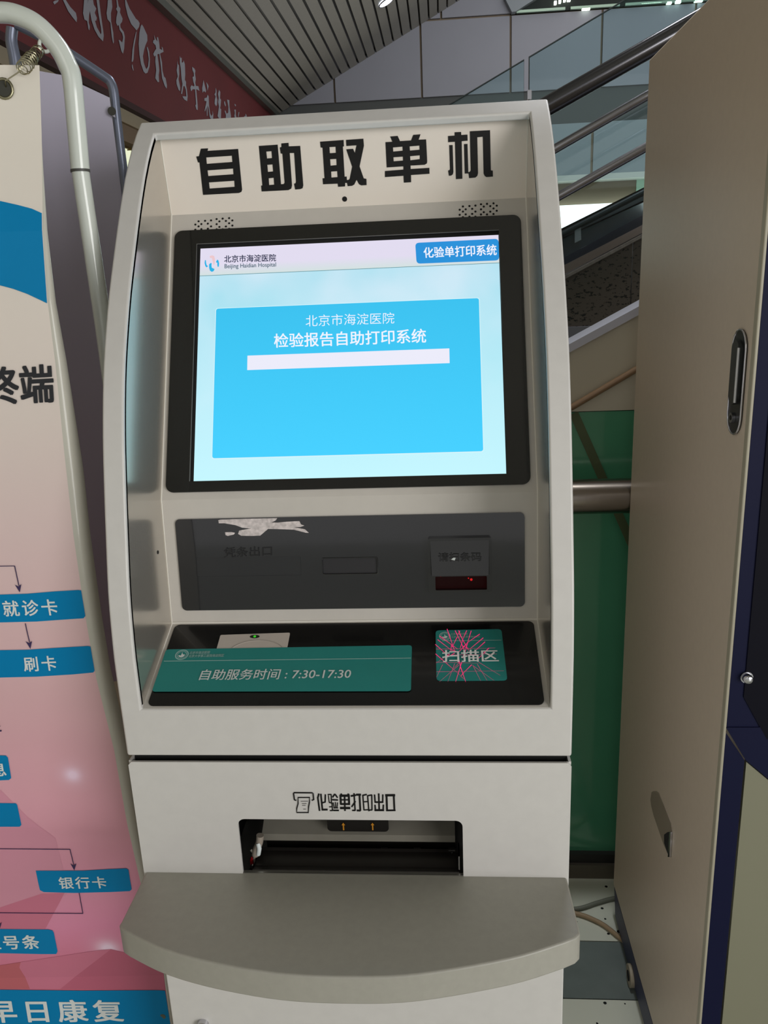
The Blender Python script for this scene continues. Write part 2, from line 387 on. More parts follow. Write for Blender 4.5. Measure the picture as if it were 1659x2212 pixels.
# left bulkhead wall beyond the banner
XL = -2.4
wl = empty('wall_left', (XL, 4, 0), kind='structure')
cream = mat('cream_bulkhead', (214, 204, 176), .6, noise=.03, nscale=2)
def onL(px, py): return at_x(px, py, XL)
def band(name, z0, z1, m, d): return child_world(box(name, (XL-.1, -2, z0), (XL+d, 8, z1), m), wl)
zs = dict(line=onL(282, 276)[2], lip=onL(280, 290)[2], s1=onL(283, 316)[2], s2=onL(283, 333)[2], l1=onL(276, 345)[2])
band('bulkhead', zs['line']+.02, 5, cream, .0)
band('dark_line', zs['line']-.02, zs['line']+.02, dark, -.05)  # recessed dark line below the bulkhead
band('beam', zs['s1'], zs['line']-.02, mat('tan_beam', (178, 158, 134), .35), .05)
band('slot', zs['s2'], zs['s1'], dark, -.06)
band('lower_wall', 0, zs['s2'], cream, 0)
lp = onL(272, 365)
lf = empty('wall_lamp', (XL+.03, lp[1], lp[2]), 'tapered white wall lamp glowing on the cream wall left of the machine', 'lamp')
for k, yy in enumerate((0, -.27)):
    w0, w1, h = .10, .055, .12
    o = slab('shade', [(.0, yy-w0, h), (.0, yy+w0, h), (.0, yy+w1, -h), (.0, yy-w1, -h)], (.06, 0, 0), emi('lamp_shade_glow', (235, 240, 205), 1.0), lf)
    o = box('lamp_cap', (-.01, yy-w0-.01, h), (.07, yy+w0+.01, h+.02), mat('lamp_brass', (120, 100, 50), .4, .6), lf)

# ================================================================ STAIR SIDE (0.88 m behind the front)
YS = .88
creamp = mat('cream_stringer', (190, 182, 162), .5, noise=.03, nscale=6)
whitecap = mat('lavender_white_cap', (180, 180, 190), .4)
stair = empty('staircase', (0, YS, 0), 'cream sided staircase rising to the right behind the machine', 'staircase')
def sy(px, py): return at_y(px, py, YS)
pR, pL = sy(1382, 663), sy(228, 1290)
sl_ = (pR[2]-pL[2])/(pR[0]-pL[0])
def zt_(x): return pR[2] + sl_*(x-pR[0])
zcut = 1.119; XG = .30
pts = [(-1.6, YS, 0.0), (XG, YS, 0), (XG, YS, zcut), (1.9, YS, zcut), (1.9, YS, zt_(1.9)), (-1.6, YS, max(zt_(-1.6), .1))]
child_world(slab('stringer', pts, (0, .04, 0), creamp), stair)
th = sy(1382, 663)[2]-sy(1382, 672)[2]
child_world(slab('cap', [(-1.6, YS-.012, zt_(-1.6)-th*1.6), (1.9, YS-.012, zt_(1.9)-th*1.6), (1.9, YS-.012, zt_(1.9)+.004), (-1.6, YS-.012, zt_(-1.6)+.004)], (0, .08, 0), whitecap), stair)
t1, t0 = sy(1377, 793), sy(1236, 876); ts = (t1[2]-t0[2])/(t1[0]-t0[0])
tl_ = sy(228, 1390); 
tan = mat('tan_tube', (140, 112, 84), .4)
child_world(tube('tan_tube', [(tl_[0]-.7, YS-.012, tl_[2]-.7*.5), (tl_[0], YS-.012, tl_[2]), (t0[0], YS-.012, t0[2]), (t1[0], YS-.012, t1[2]), (1.9, YS-.012, t1[2]+ts*(1.9-t1[0]))], .0065, tan, seg=10), stair)
green = mat('green_back_painted_glass', (78, 146, 112), .14, coat=.5, noise=.08, nscale=3)
gp = box('wall_stair', (XG+.002, YS+.004, .0615), (1.9, YS+.03, zcut-.002), green); tag(gp, kind='structure')
a, b = sy(1240, 893), sy(1359, 1162)
dgn = (b-a)/np.linalg.norm(b-a); nn = np.array([dgn[2], 0, -dgn[0]])*.009
ext = b + dgn*.9
slab('brown_strip', [a-nn, a+nn, ext+nn, ext-nn], (0, -.001, 0), mat('brown_strip', (80, 92, 58), .5), gp).location = (0, .003, 0)
bs = box('baseboard_stair', (-1.6, YS-.010, .038), (1.9, YS+.004, .0615), mat('dark_skirting', (34, 34, 32), .5)); tag(bs, kind='structure')
bs2 = box('baseboard_lower', (-1.6, YS-.018, .0), (1.9, YS+.004, .038), mat('steel_skirting', (110, 104, 94), .35, .5)); tag(bs2, kind='structure')
# horizontal steel guard rail
gr = empty('guard_rail', (.4, .78, 0), 'thick horizontal steel guard rail in front of the green panel', 'rail')
child_world(tube('rail', [(-1.4, .78, .967), (1.8, .78, .967)], .0345, mat('satin_steel', (150, 142, 134), .22, 1), seg=32), gr)
for x in (-1.2, .0, 1.5): child_world(tube('bracket', [(x, .78, .935), (x, .80, .90), (x, YS, .90)], .012, steel, seg=10), gr)
# stair railing, three sloping tubes
rail = empty('stair_railing', (.4, .95, 0), 'three sloping polished steel tubes of the stair railing behind the machine', 'railing')
def rail_tube(p, q, r, m):
    p, q = np.array(p), np.array(q); d = (q-p)/np.linalg.norm(q-p)
    child_world(tube('rail', [p-d*2.2, q+d*1.2], r, m, seg=28), rail); return p, d
YR = .95
r1 = rail_tube(at_y(1190, 225, YR), at_y(1307, 158.5, YR), .0180, steel_d)
r2 = rail_tube(at_y(1202, 319.5, YR), at_y(1397, 207, YR), .0088, steel)
r3 = rail_tube(at_y(1210.5, 422, YR), at_y(1393.5, 319, YR), .0088, steel)
for x in (-.62, 1.25):
    zf = lambda r: r[0][2] + (x-r[0][0])/r[1][0]*r[1][2]
    child_world(tube('post', [(x, YR+.0, zt_(x)-.1), (x, YR, zf(r1)-.01)], .016, steel, seg=16), rail)
# clear glass balustrade further back
glass = bpy.data.materials.new('tinted_balustrade_glass'); glass.use_nodes = True
nt = glass.node_tree; nt.nodes.clear(); out = nt.nodes.new('ShaderNodeOutputMaterial'); mx = nt.nodes.new('ShaderNodeMixShader')
tr = nt.nodes.new('ShaderNodeBsdfTransparent'); tr.inputs[0].default_value = (.80, .91, .92, 1); gl = nt.nodes.new('ShaderNodeBsdfGlossy'); gl.inputs['Roughness'].default_value = .03
fr = nt.nodes.new('ShaderNodeFresnel'); fr.inputs[0].default_value = 1.45
nt.links.new(fr.outputs[0], mx.inputs[0]); nt.links.new(tr.outputs[0], mx.inputs[1]); nt.links.new(gl.outputs[0], mx.inputs[2]); nt.links.new(mx.outputs[0], out.inputs[0])
gb = empty('glass_balustrade', (.4, 1.9, 0), 'frameless clear glass balustrade panes stepping up behind the steel railing', 'balustrade')
YG = 1.9
def gy(px, py): return at_y(px, py, YG)
gs = (gy(1132, 130)[2]-gy(1005, 206)[2])/(gy(1132, 130)[0]-gy(1005, 206)[0])
gedge = mat('glass_edge', (50, 62, 64), .3)
xe = gy(1132, 130)[0]; ze = gy(1132, 130)[2]; xf = gy(1143, 124)[0]; zf_ = gy(1143, 124)[2]
for x0, x1, zz, xr in ((xe-1.3, xe, ze, xe), (xf, xf+1.3, zf_, xf)):
    za, zb = zz+(x0-xr)*gs, zz+(x1-xr)*gs
    g = child_world(slab('glass_pane', [(x0, YG, za-.62), (x1, YG, zb-.62), (x1, YG, zb), (x0, YG, za)], (0, .010, 0), glass), gb)
    e = tube('pane_edge', [(x0, YG-.002, za-.6), (x0, YG-.002, za), (x1, YG-.002, zb), (x1, YG-.002, zb-.6)], .0024, gedge, seg=6)
    child_world(e, gb)
child_world(box('clamp', (xf-.006, YG-.02, zf_-.115), (xf+.006, YG-.003, zf_-.09), chrome), gb)

# escalator with granite cladding
YE = 2.4
esc = empty('escalator', (.8, YE, 0), 'granite clad escalator rising to the right, seen between the two machines', 'escalator')
def ey(px, py): return at_y(px, py, YE)
granite = bpy.data.materials.new('brown_granite'); granite.use_nodes = True
nt = granite.node_tree; b_ = nt.nodes['Principled BSDF']; b_.inputs['Roughness'].default_value = .4
g = nt.nodes.new('ShaderNodeNewGeometry'); mp = nt.nodes.new('ShaderNodeMapping'); mp.inputs['Scale'].default_value = (1, 1, 1.8)
n1 = nt.nodes.new('ShaderNodeTexNoise'); n1.inputs['Scale'].default_value = 74; n1.inputs['Detail'].default_value = 2
cr_ = nt.nodes.new('ShaderNodeValToRGB'); cr_.color_ramp.elements[0].position = .36; cr_.color_ramp.elements[0].color = lin((22, 20, 20)); cr_.color_ramp.elements[1].position = .42; cr_.color_ramp.elements[1].color = lin((92, 82, 74))
nt.links.new(g.outputs['Position'], mp.inputs[0]); nt.links.new(mp.outputs[0], n1.inputs['Vector']); nt.links.new(n1.outputs['Fac'], cr_.inputs[0]); nt.links.new(cr_.outputs[0], b_.inputs['Base Color'])
def eline(p, q):
    p, q = ey(*p), ey(*q); s = (q[2]-p[2])/(q[0]-p[0]); return lambda x: p[2]+(x-p[0])*s
g_top = eline((1223, 600), (1387, 512)); s_top = eline((1222, 588), (1388, 500)); d_bot = eline((1220, 572), (1389, 485)); d_top = eline((1216, 516), (1390, 437)); h_top = eline((1218, 500), (1335, 440))
zgb = 1.19; x0, x1 = -.4, 2.2
def eband(name, f0, f1, m, dy, dep=.05):
    child_world(slab(name, [(x0, YE+dy, f0(x0)), (x1, YE+dy, f0(x1)), (x1, YE+dy, f1(x1)), (x0, YE+dy, f1(x0))], (0, dep, 0), m), esc)
xs_ = np.linspace(x0, x1, 6); jx = ey(1366, 560)[0]
cuts = [x0, jx-.55*2, jx-.55, jx, jx+.55, x1] if False else [x0, jx-.6, jx, jx+.6, x1]
for i in range(4):
    a, b = cuts[i]+.002, cuts[i+1]-.002
    lo = lambda x: min(zgb, g_top(x)-.05)
    child_world(slab('granite_panel', [(a, YE, lo(a)), (b, YE, lo(b)), (b, YE, g_top(b)), (a, YE, g_top(a))], (0, .06, 0), granite), esc)
child_world(box('base_beam', (x0, YE-.02, .6), (x1, YE+.3, zgb-.003), mat('grey_beam', (118, 116, 122), .5)), esc)
eband('coping', g_top, lambda x: g_top(x)+.012, mat('stone_coping', (120, 112, 104), .5, noise=.2, nscale=60), -.03, .09)
eband('skirt_strip', lambda x: s_top(x)-.004, d_bot, mat('bronze_strip', (128, 118, 112), .3, .6), -.01)
eband('balustrade_panel', d_bot, d_top, mat('smoked_glass_panel', (44, 50, 60), .1, coat=.6, noise=.25, nscale=8), 0, .02)
eband('upper_panel', d_top, lambda x: h_top(x)-.012, mat('smoky_panel', (66, 62, 66), .3, noise=.3, nscale=9), .02, .02)
child_world(tube('moving_handrail', spline([(x, YE-.0, h_top(x)-.006) for x in np.linspace(x0, x1, 8)], 3), .011, mat('black_rubber', (22, 24, 28), .4), seg=12), esc)
pp = [ey(1241, 495), ey(1254, 490), ey(1255, 518), ey(1241, 525)]
child_world(slab('paper_notice', pp, (0, -.002, 0), mat('grey_paper', (150, 145, 148), .7)), esc).location.y -= .004
tag(esc.children[-1], 'small pale paper notice stuck on the dark side panel')

# ================================================================ THE KIOSK
K = empty('self_service_kiosk', (0, 0, 0), 'light grey self-service report printing kiosk with a lit blue touch screen', 'kiosk')
prof = [(.8863,0),(.9457,0),(1.0,.0005),(1.04,.004),(1.08,.0095),(1.14,.0235),(1.19,.036),(1.25,.053),(1.314,.077),(1.37,.106),(1.40,.124),(1.438,.150),(1.483,.182),(1.5276,.217),(1.56,.248),(1.5775,.268),(1.5955,.292)]
zz = np.concatenate([[.8863, .9457], np.linspace(.97, 1.5775, 34), [1.5955]])
def fy(z):
    P = prof
    for i in range(len(P)-1):
        if P[i][0] <= z <= P[i+1][0]+1e-9:
            p0, p1, p2, p3 = P[max(i-1,0)], P[i], P[i+1], P[min(i+2,len(P)-1)]
            h = p2[0]-p1[0]; t = (z-p1[0])/h
            m1 = (p2[1]-p0[1])/(p2[0]-p0[0]) if p2[0] > p0[0] else 0; m2 = (p3[1]-p1[1])/(p3[0]-p1[0])
            if z < 1.0: m1 = m2 = 0
            return (2*t**3-3*t*t+1)*p1[1]+(t**3-2*t*t+t)*h*m1+(-2*t**3+3*t*t)*p2[1]+(t**3-t*t)*h*m2
    return P[-1][1]
XO, XI = .25, .226
xs = [-XO, -XI, XI, XO]; nz = len(zz)
vs = [(x, fy(z), z) for z in zz for x in xs]; fs = []
for i in range(nz-1):
    for k in range(3):
        if k == 1 and 1 <= i < nz-2: continue
        fs.append((i*4+k, i*4+k+1, (i+1)*4+k+1, (i+1)*4+k))
fr = mesh('front_frame', vs, fs, paint, K)
so = fr.modifiers.new('solid', 'SOLIDIFY'); so.thickness = .010; so.offset = -1
bevel(fr, .0028, 3)
# outer shell: two sides, back, top
YB = .46
shell_in = []
for sx in (-1, 1):
    pts = [(sx*(XO-.0025), fy(z)+.008, z) for z in zz] + [(sx*(XO-.0025), YB, 1.60), (sx*(XO-.0025), YB, .8863)]
    slab('side_panel', pts, (-sx*.002, 0, 0), paint, K)
slab('top_cover', [(-XO+.003, .300, 1.5925), (XO-.003, .300, 1.5925), (XO-.003, YB, 1.598), (-XO+.003, YB, 1.598)], (0, 0, -.003), paint, K)
box('back_panel', (-XO+.003, YB-.003, .08), (XO-.003, YB, 1.595), paint, K)
# recess profile
R0, R1, R2, R3, R4, R5 = (0.002, .9457), (.1265, .994), (.141, 1.1495), (.301, 1.486), (.287, 1.5785), (.270, 1.5785)
def strip(name, a, b, m): return slab(name, [(-XI, a[0], a[1]), (XI, a[0], a[1]), (XI, b[0], b[1]), (-XI, b[0], b[1])], (0, .004, 0) if name != 'deck' else (0, 0, -.004), m, K)
strip('deck', R0, R1, paint_in); strip('lower_fascia', R1, R2, paint_in); strip('screen_fascia', R2, R3, paint_in); strip('title_panel', R3, R4, mat('white_title_paint', (228, 219, 208), .45, 0, .2, coat_rough=.3)); strip('canopy', R4, R5, paint_in)
for sx in (-1, 1):
    pts = [(sx*XI, fy(z)+.004, z) for z in zz[1:-1]] + [(sx*XI, R5[0]+.006, R5[1])] + [(sx*XI, p[0], p[1]) for p in (R4, R3, R2, R1)] + [(sx*XI, R0[0]+.004, R0[1])]
    slab('inner_side', pts, (sx*.002, 0, 0), paint_side, K)
    e = 1
    bead = tube('weld_seam', [(sx*(XI-.0003), p[0]-e*.0006, p[1]) for p in (R4, R3, R2, R1)] + [(sx*(XI-.0003), R0[0]+.004, R0[1]+.0005)], .0008, mat('seam_highlight', (226, 222, 212), .4), K, seg=6)  # pale colour stands in for the bright edge highlight along the seam
tube('weld_seam', [(-XI, R1[0]-.0006, R1[1]+.0006), (XI, R1[0]-.0006, R1[1]+.0006)], .0013, MATS['seam_highlight'], K, seg=6)
def rp(a, b, flip=1):
    d = np.array([0, b[0]-a[0], b[1]-a[1]]); n = np.cross(d, (1, 0, 0)); n /= np.linalg.norm(n)
    return Plane((0, a[0], a[1]), n if n[1] < 0 or (abs(n[1]) < 1e-6) else -n)
HOOD, SCR, PAN, DECK = rp(R3, R4), rp(R2, R3), rp(R1, R2), rp(R0, R1)
if DECK.n[2] < 0: DECK = Plane(DECK.o, -DECK.n)
# --- big title characters, cut black vinyl
def T(ox, oy, s, pts): return [(ox+x/s, oy+y/s) for x, y in pts]
title = empty  # placeholder name kept out of the scene
def glyph(name, ox, oy, s, polys): return shape_px(name, HOOD, [T(ox, oy, s, p) for p in polys], .0006, black, TT, thick=.0004)
TT = [c for c in K.children if c.name == 'title_panel'][0]
A6 = (410, 300, 6.381)
glyph('title_character', *A6, [[(155,135),(253,130),(247,165),(667,138),(722,700),(712,730),(680,745),(184,772),(135,325),(115,325),(90,243),(128,238)], [(228,256),(582,232),(588,318),(236,344)], [(246,434),(598,409),(604,487),(256,512)], [(266,600),(615,577),(620,660),(275,684)]])
glyph('title_character', *A6, [[(953,97),(1212,79),(1258,625),(1295,622),(1308,605),(1278,205),(1254,200),(1242,118),(1265,112),(1262,62),(1362,54),(1365,103),(1522,96),(1565,640),(1555,680),(1525,692),(1454,698),(1438,617),(1458,612),(1465,590),(1440,195),(1378,195),(1410,640),(1400,685),(1360,706),(992,725),(984,645),(1002,640)], [(1055,175),(1128,169),(1135,264),(1065,270)], [(1070,358),(1142,352),(1150,448),(1078,455)], [(1088,543),(1158,536),(1165,630),(1095,636)]])
A7 = (680, 270, 6.381)
glyph('title_character', *A7, [[(74,230),(398,206),(402,295),(388,298),(412,712),(440,710),(443,758),(470,755),(482,740),(516,575),(434,335),(528,328),(553,385),(576,280),(436,290),(432,205),(670,188),(678,285),(618,570),(675,735),(712,742),(715,828),(640,832),(610,815),(577,755),(545,820),(515,838),(455,843),(445,798),(420,798),(418,846),(322,852),(318,808),(115,817),(108,735),(135,732),(108,313),(82,310)], [(203,305),(288,300),(292,383),(208,389)], [(212,472),(298,467),(302,553),(218,560)], [(226,642),(310,636),(315,718),(230,724)]])
glyph('title_character', *A7, [[(1040,158),(1142,150),(1175,222),(1328,212),(1358,136),(1458,128),(1432,202),(1535,198),(1550,500),(1545,530),(1515,548),(1320,560),(1322,606),(1580,590),(1582,672),(1327,690),(1328,788),(1228,795),(1224,700),(968,718),(968,634),(1222,614),(1222,570),(992,585),(975,237),(1070,230)], [(1078,310),(1210,298),(1212,354),(1082,366)], [(1308,295),(1443,284),(1445,340),(1312,352)], [(1084,445),(1215,436),(1217,490),(1088,500)], [(1314,430),(1448,418),(1448,470),(1318,486)]])
A8 = (940, 270, 11.85)
for poly in ([[(498,185),(665,178),(668,255),(828,245),(832,402),(680,415),(698,1375),(532,1385),(508,430),(335,440),(330,282),(500,270)]], [[(360,515),(448,512),(468,1200),(455,1260),(410,1295),(352,1300),(332,1165),(365,1155),(380,1130)]], [[(738,488),(828,483),(850,1240),(758,1243)]], [[(888,160),(1405,132),(1425,1150),(1440,1165),(1475,1165),(1478,1320),(1310,1332),(1265,1300),(1240,1240),(1220,300),(1078,315),(1098,1230),(1080,1300),(1030,1345),(870,1360),(850,1205),(885,1200),(910,1165)]]):
    glyph('title_character', *A8, poly)
c = HOOD.at(744.5, 430, .0006); disc('camera_hole', c, HOOD.n, .0031, black, K, .002)
# --- loudspeaker holes
for gx, gy0 in ((420, 485), (1080-89, 453)):
    vs = []; fs = []
    for blk in (0, 47*1.0):
        for (dx_, dy_) in ((8,-7),(22,-8),(35,-9),(1,0),(14,-1),(28,-2),(8,4),(35,4),(1,11),(14,10),(28,9),(8,16),(22,15),(35,15)) if blk == 0 else ((0,-9),(13,-10),(27,-11),(6,-4),(20,-5),(34,-6),(0,2),(27,0),(6,8),(20,7),(34,5),(0,13),(13,13),(27,12)):
            c = SCR.at(gx + blk + dx_+1, gy0 + dy_ - blk*.06, .0004); n0 = len(vs); r = .0014
            vs += [c + SCR.u*r*math.cos(t) + SCR.v*r*math.sin(t) for t in np.linspace(0, 2*math.pi, 10, endpoint=False)]; fs.append(tuple(range(n0, n0+10)))
    o = mesh('speaker_holes', vs, fs, black, K); o['kind'] = 'stuff'
# --- monitor
bz = [SCR.uv(*p) for p in ((377, 503), (1129, 465), (1141, 1047), (362, 1066))]
u0, u1 = (bz[0][0]+bz[3][0])/2, (bz[1][0]+bz[2][0])/2; v1, v0 = (bz[0][1]+bz[1][1])/2, (bz[2][1]+bz[3][1])/2
off = .0035
ins = [Plane(SCR.P(0, 0, off), SCR.n).uv(*p) for p in ((423, 527), (1083, 497), (1089, 1023), (412, 1040))]
iu0, iu1 = (ins[0][0]+ins[3][0])/2, (ins[1][0]+ins[2][0])/2; iv1, iv0 = (ins[0][1]+ins[1][1])/2, (ins[2][1]+ins[3][1])/2
BZ = shape_on('monitor_bezel', SCR, [rrect(u0, v0, u1, v1, .010), [(iu0, iv0), (iu1, iv0), (iu1, iv1), (iu0, iv1)]], off, blackgloss, K, thick=off)
tube('bezel_lip', [SCR.P(iu0, iv0, off), SCR.P(iu0, iv1, off), SCR.P(iu1, iv1, off)], .0007, mat('dull_grey_lip', (92, 92, 90), .4), K, seg=6)
dsp = [SCR.uv(*p) for p in ((431, 539), (1078, 508), (1088, 1023), (422, 1040))]
du0, du1 = (dsp[0][0]+dsp[3][0])/2, (dsp[1][0]+dsp[2][0])/2+.001; dv1, dv0 = (dsp[0][1]+dsp[1][1])/2, (dsp[2][1]+dsp[3][1])/2
# sky-blue wallpaper with cloud shapes, shown by the display
sky = bpy.data.materials.new('display_wallpaper'); sky.use_nodes = True; nt = sky.node_tree; b_ = nt.nodes['Principled BSDF']
b_.inputs['Base Color'].default_value = (.004, .004, .004, 1); b_.inputs['Roughness'].default_value = .2; b_.inputs['Specular IOR Level'].default_value = .4
tc = nt.nodes.new('ShaderNodeTexCoord'); n1 = nt.nodes.new('ShaderNodeTexNoise'); n1.inputs['Scale'].default_value = 7; n1.inputs['Detail'].default_value = 3
nt.links.new(tc.outputs['Object'], n1.inputs['Vector'])
cr_ = nt.nodes.new('ShaderNodeValToRGB'); e = cr_.color_ramp.elements; e[0].position = .35; e[0].color = lin((160, 222, 238)); e[1].position = .66; e[1].color = lin((205, 232, 246))
nt.links.new(n1.outputs['Fac'], cr_.inputs[0])
sep = nt.nodes.new('ShaderNodeSeparateXYZ'); nt.links.new(tc.outputs['Object'], sep.inputs[0])
mr = nt.nodes.new('ShaderNodeMapRange'); mr.inputs['From Min'].default_value = 1.40; mr.inputs['From Max'].default_value = 1.17; nt.links.new(sep.outputs['Z'], mr.inputs['Value'])
m2 = nt.nodes.new('ShaderNodeMix'); m2.data_type = 'RGBA'; m2.inputs[7].default_value = lin((196, 246, 255)); nt.links.new(mr.outputs[0], m2.inputs[0]); nt.links.new(cr_.outputs[0], m2.inputs[6])
nt.links.new(m2.outputs[2], b_.inputs['Emission Color']); b_.inputs['Emission Strength'].default_value = 1.0
def blk_rect(a, b, c, d): return [[(a, c), (b, c), (b, d), (a, d)]]
shape_on('panel_edge', SCR, blk_rect(iu0-.004, iu1+.003, iv0-.003, iv1+.004), .0008, dark, K, thick=.0006)
D = shape_on('display', SCR, blk_rect(du0, du1, dv0, dv1), .0012, sky, K, thick=.0004)
def scr_px(name, poly, lift, m): return shape_px(name, SCR, [poly], lift, m, D)
def grad_emit(name, c_top, c_bot, z_top, z_bot):
    m = emi(name, c_top); nt = m.node_tree; b = nt.nodes['Principled BSDF']
    tc = nt.nodes.new('ShaderNodeTexCoord'); sp = nt.nodes.new('ShaderNodeSeparateXYZ'); nt.links.new(tc.outputs['Object'], sp.inputs[0])
    r = nt.nodes.new('ShaderNodeMapRange'); r.inputs['From Min'].default_value = z_top; r.inputs['From Max'].default_value = z_bot; nt.links.new(sp.outputs['Z'], r.inputs['Value'])
    mx = nt.nodes.new('ShaderNodeMix'); mx.data_type = 'RGBA'; mx.inputs[6].default_value = lin(c_top); mx.inputs[7].default_value = lin(c_bot)
    nt.links.new(r.outputs[0], mx.inputs[0]); nt.links.new(mx.outputs[2], b.inputs['Emission Color']); return m
def zp(px, py): return SCR.at(px, py)[2]
hv = (SCR.uv(500, 594)[1] + SCR.uv(1078, 568)[1])/2
shape_on('header_bar', SCR, blk_rect(du0, du1, hv, dv1), .0014, grad_emit('header_bar', (226, 220, 240), (208, 226, 222), zp(700, 560), zp(700, 588)), D)
shape_on('header_rule', SCR, blk_rect(du0, du1, hv-.0007, hv), .0014, emi('header_rule', (90, 140, 150)), D)
tb = [SCR.uv(*p) for p in ((897, 526), (1078, 517), (1079, 562), (900, 571))]
shape_on('header_tab', SCR, [rquad([tb[0], (du1, tb[1][1]), (du1, tb[2][1]-.001), (tb[3][0], tb[3][1])], .005)], .0016, emi('header_tab', (40, 145, 218)), D)
wt = emi('screen_white', (240, 244, 255)); ink_s = emi('screen_dark_text', (46, 50, 78)); grey_s = emi('screen_grey_text', (70, 96, 112)); cy = emi('screen_cyan', (40, 178, 230)); pk = emi('screen_pink', (236, 200, 205))
def st(s, q, m, w=0, lift=.0018): return text_quad('lettering', s, px_quad(SCR, q), tuple(SCR.n*lift), m, D, w)
st('化验单打印系统', ((914, 536), (1072, 529), (1073, 553), (916, 559)), wt, .022, .002)
st('北京市海淀医院', ((485, 553), (597, 550), (597, 566), (485, 569)), ink_s, .022)
st('Beijing Haidian Hospital', ((486, 572), (597, 568), (597, 580), (486, 584)), grey_s, .014)
lg = lambda pts: [(420+x/5.53, 520+y/5.53) for x, y in pts]
scr_px('logo_stroke', lg([(188,190),(215,182),(240,190),(250,225),(250,270),(240,300),(232,292),(222,250),(212,215),(190,215)]), .0018, pk)
scr_px('logo_stroke', lg([(180,290),(200,272),(212,280),(208,300),(212,330),(245,345),(235,370),(212,380),(190,365),(180,330)]), .0018, cy)
scr_px('logo_stroke', lg([(130,240),(142,240),(145,275),(152,300),(168,310),(150,328),(135,310),(126,275)]), .0018, cy)
scr_px('logo_stroke', lg([(262,258),(280,232),(292,245),(300,280),(296,318),(282,320),(278,300),(278,268),(268,272)]), .0018, cy)
pq = [SCR.uv(*p) for p in ((467, 668), (1036, 645), (1042, 976), (460, 990))]
PU0, PU1, PV0, PV1 = (pq[0][0]+pq[3][0])/2, (pq[1][0]+pq[2][0])/2, (pq[2][1]+pq[3][1])/2, (pq[0][1]+pq[1][1])/2
shape_on('dialog_border', SCR, [rrect(PU0-.0008, PV0-.0012, PU1+.0008, PV1+.0008, .003)], .0014, emi('dialog_border', (214, 244, 250)), D)
shape_on('dialog_panel', SCR, [rrect(PU0, PV0, PU1, PV1, .0028)], .0016, grad_emit('dialog_blue', (58, 194, 240), (68, 208, 255), zp(700, 660), zp(700, 980)), D)
iq = [SCR.uv(*p) for p in ((535, 770), (971, 753), (971, 786), (535, 800))]
shape_on('input_field', SCR, [[((iq[0][0]+iq[3][0])/2, (iq[2][1]+iq[3][1])/2), ((iq[1][0]+iq[2][0])/2, (iq[2][1]+iq[3][1])/2), ((iq[1][0]+iq[2][0])/2, (iq[0][1]+iq[1][1])/2), ((iq[0][0]+iq[3][0])/2, (iq[0][1]+iq[1][1])/2)]], .0018, emi('input_white', (236, 236, 250)), D)
st('北京市海淀医院', ((661, 682), (852, 676), (852, 700), (661, 707)), wt, -.004, .002)
st('检验报告自助打印系统', ((592, 722), (920, 711), (921, 742), (593, 753)), wt, .016, .002)

# --- black panel with slots and scanner hood
pb = [PAN.uv(*p) for p in ((376, 1123), (1134, 1104), (1132, 1308), (398, 1319))]
au0, au1, av0, av1 = -.2105, .2105, (pb[2][1]+pb[3][1])/2, (pb[0][1]+pb[1][1])/2
def pu(px, py): return PAN.uv(px, py)
def prect(a, b, r=.0015):
    (x0, y0), (x1, y1) = pu(*a), pu(*b); return rrect(min(x0, x1), min(y0, y1), max(x0, x1), max(y0, y1), r, 3)
h1 = prect((427, 1245), (650, 1200)); h2 = prect((698, 1240), (815, 1203))
PN = shape_on('black_panel', PAN, [rrect(au0, av0, au1, av1, .006), h1, h2], .0022, panelblack, K, thick=.002)
def hpl(a, dep, m, name): 
    return shape_on(name, PAN, [a], dep, m, K, thick=.0003)
shape_on('slot_cover', PAN, [prect((424, 1248), (653, 1197))], .0012, mat('dull_black_cover', (30, 31, 33), .3, coat=.3), K, thick=.0006)
shape_on('slot_cover', PAN, [prect((696, 1242), (817, 1201))], .0010, mat('slot_dark', (34, 33, 36), .4), K, thick=.0006)
sq = prect((698, 1240), (815, 1203)); tube('slot_rim', [PAN.P(u, v, .0024) for u, v in sq], .0008, panelblack, K, closed=True, seg=6)
text_quad('lettering', '凭条出口', px_quad(PAN, ((484, 1182), (588, 1178), (588, 1199), (484, 1204))), tuple(PAN.n*.0026), faint, PN, .012, 1.0)
# scanner hood
hb = [pu(*p) for p in ((924, 1160), (1059, 1156), (1062, 1274), (930, 1278))]
hu0, hu1, hv0, hv1 = hb[0][0], hb[2][0], hb[2][1], hb[0][1]
vm = pu(990, 1238)[1]
SH = shape_on('scanner_hood', PAN, [rrect(hu0, hv0, hu1, hv1, .003), rrect(hu0+.008, hv0+.003, hu1-.006, vm-.0015, .001, 2)], .0095, mat('scanner_black', (20, 21, 20), .2, coat=.6), K, thick=.008)
vs = [PAN.P(hu0+.003, vm+.002, .0095), PAN.P(hu1-.003, vm+.002, .0095), PAN.P(hu1-.003, hv1-.003, .0095), PAN.P(hu0+.003, hv1-.003, .0095),
      PAN.P(hu0+.004, vm+.0005, .0135), PAN.P(hu1-.004, vm+.0005, .0135)]
mesh('hood_wedge', vs, [(0,1,5,4), (4,5,2,3), (0,4,3), (1,2,5)], MATS['scanner_black'], SH)
shape_on('scanner_window', PAN, [rrect(hu0+.008, hv0+.003, hu1-.006, vm-.0015, .001, 2)], .0024, mat('red_scanner_window', (10, 3, 3), .5, spec=.1, emit=(40, 0, 0), estr=.3), SH, thick=.0004)
rd = emi('red_laser_spot', (225, 20, 25), .8)
for (x, y, r) in ((952, 1244, .0012), (1018, 1252, .0016), (1012, 1249, .0008), (1034, 1243, .0008)):
    disc('laser_spot', PAN.at(x, y, .0028), PAN.n, r, rd, SH, .0002, 8)
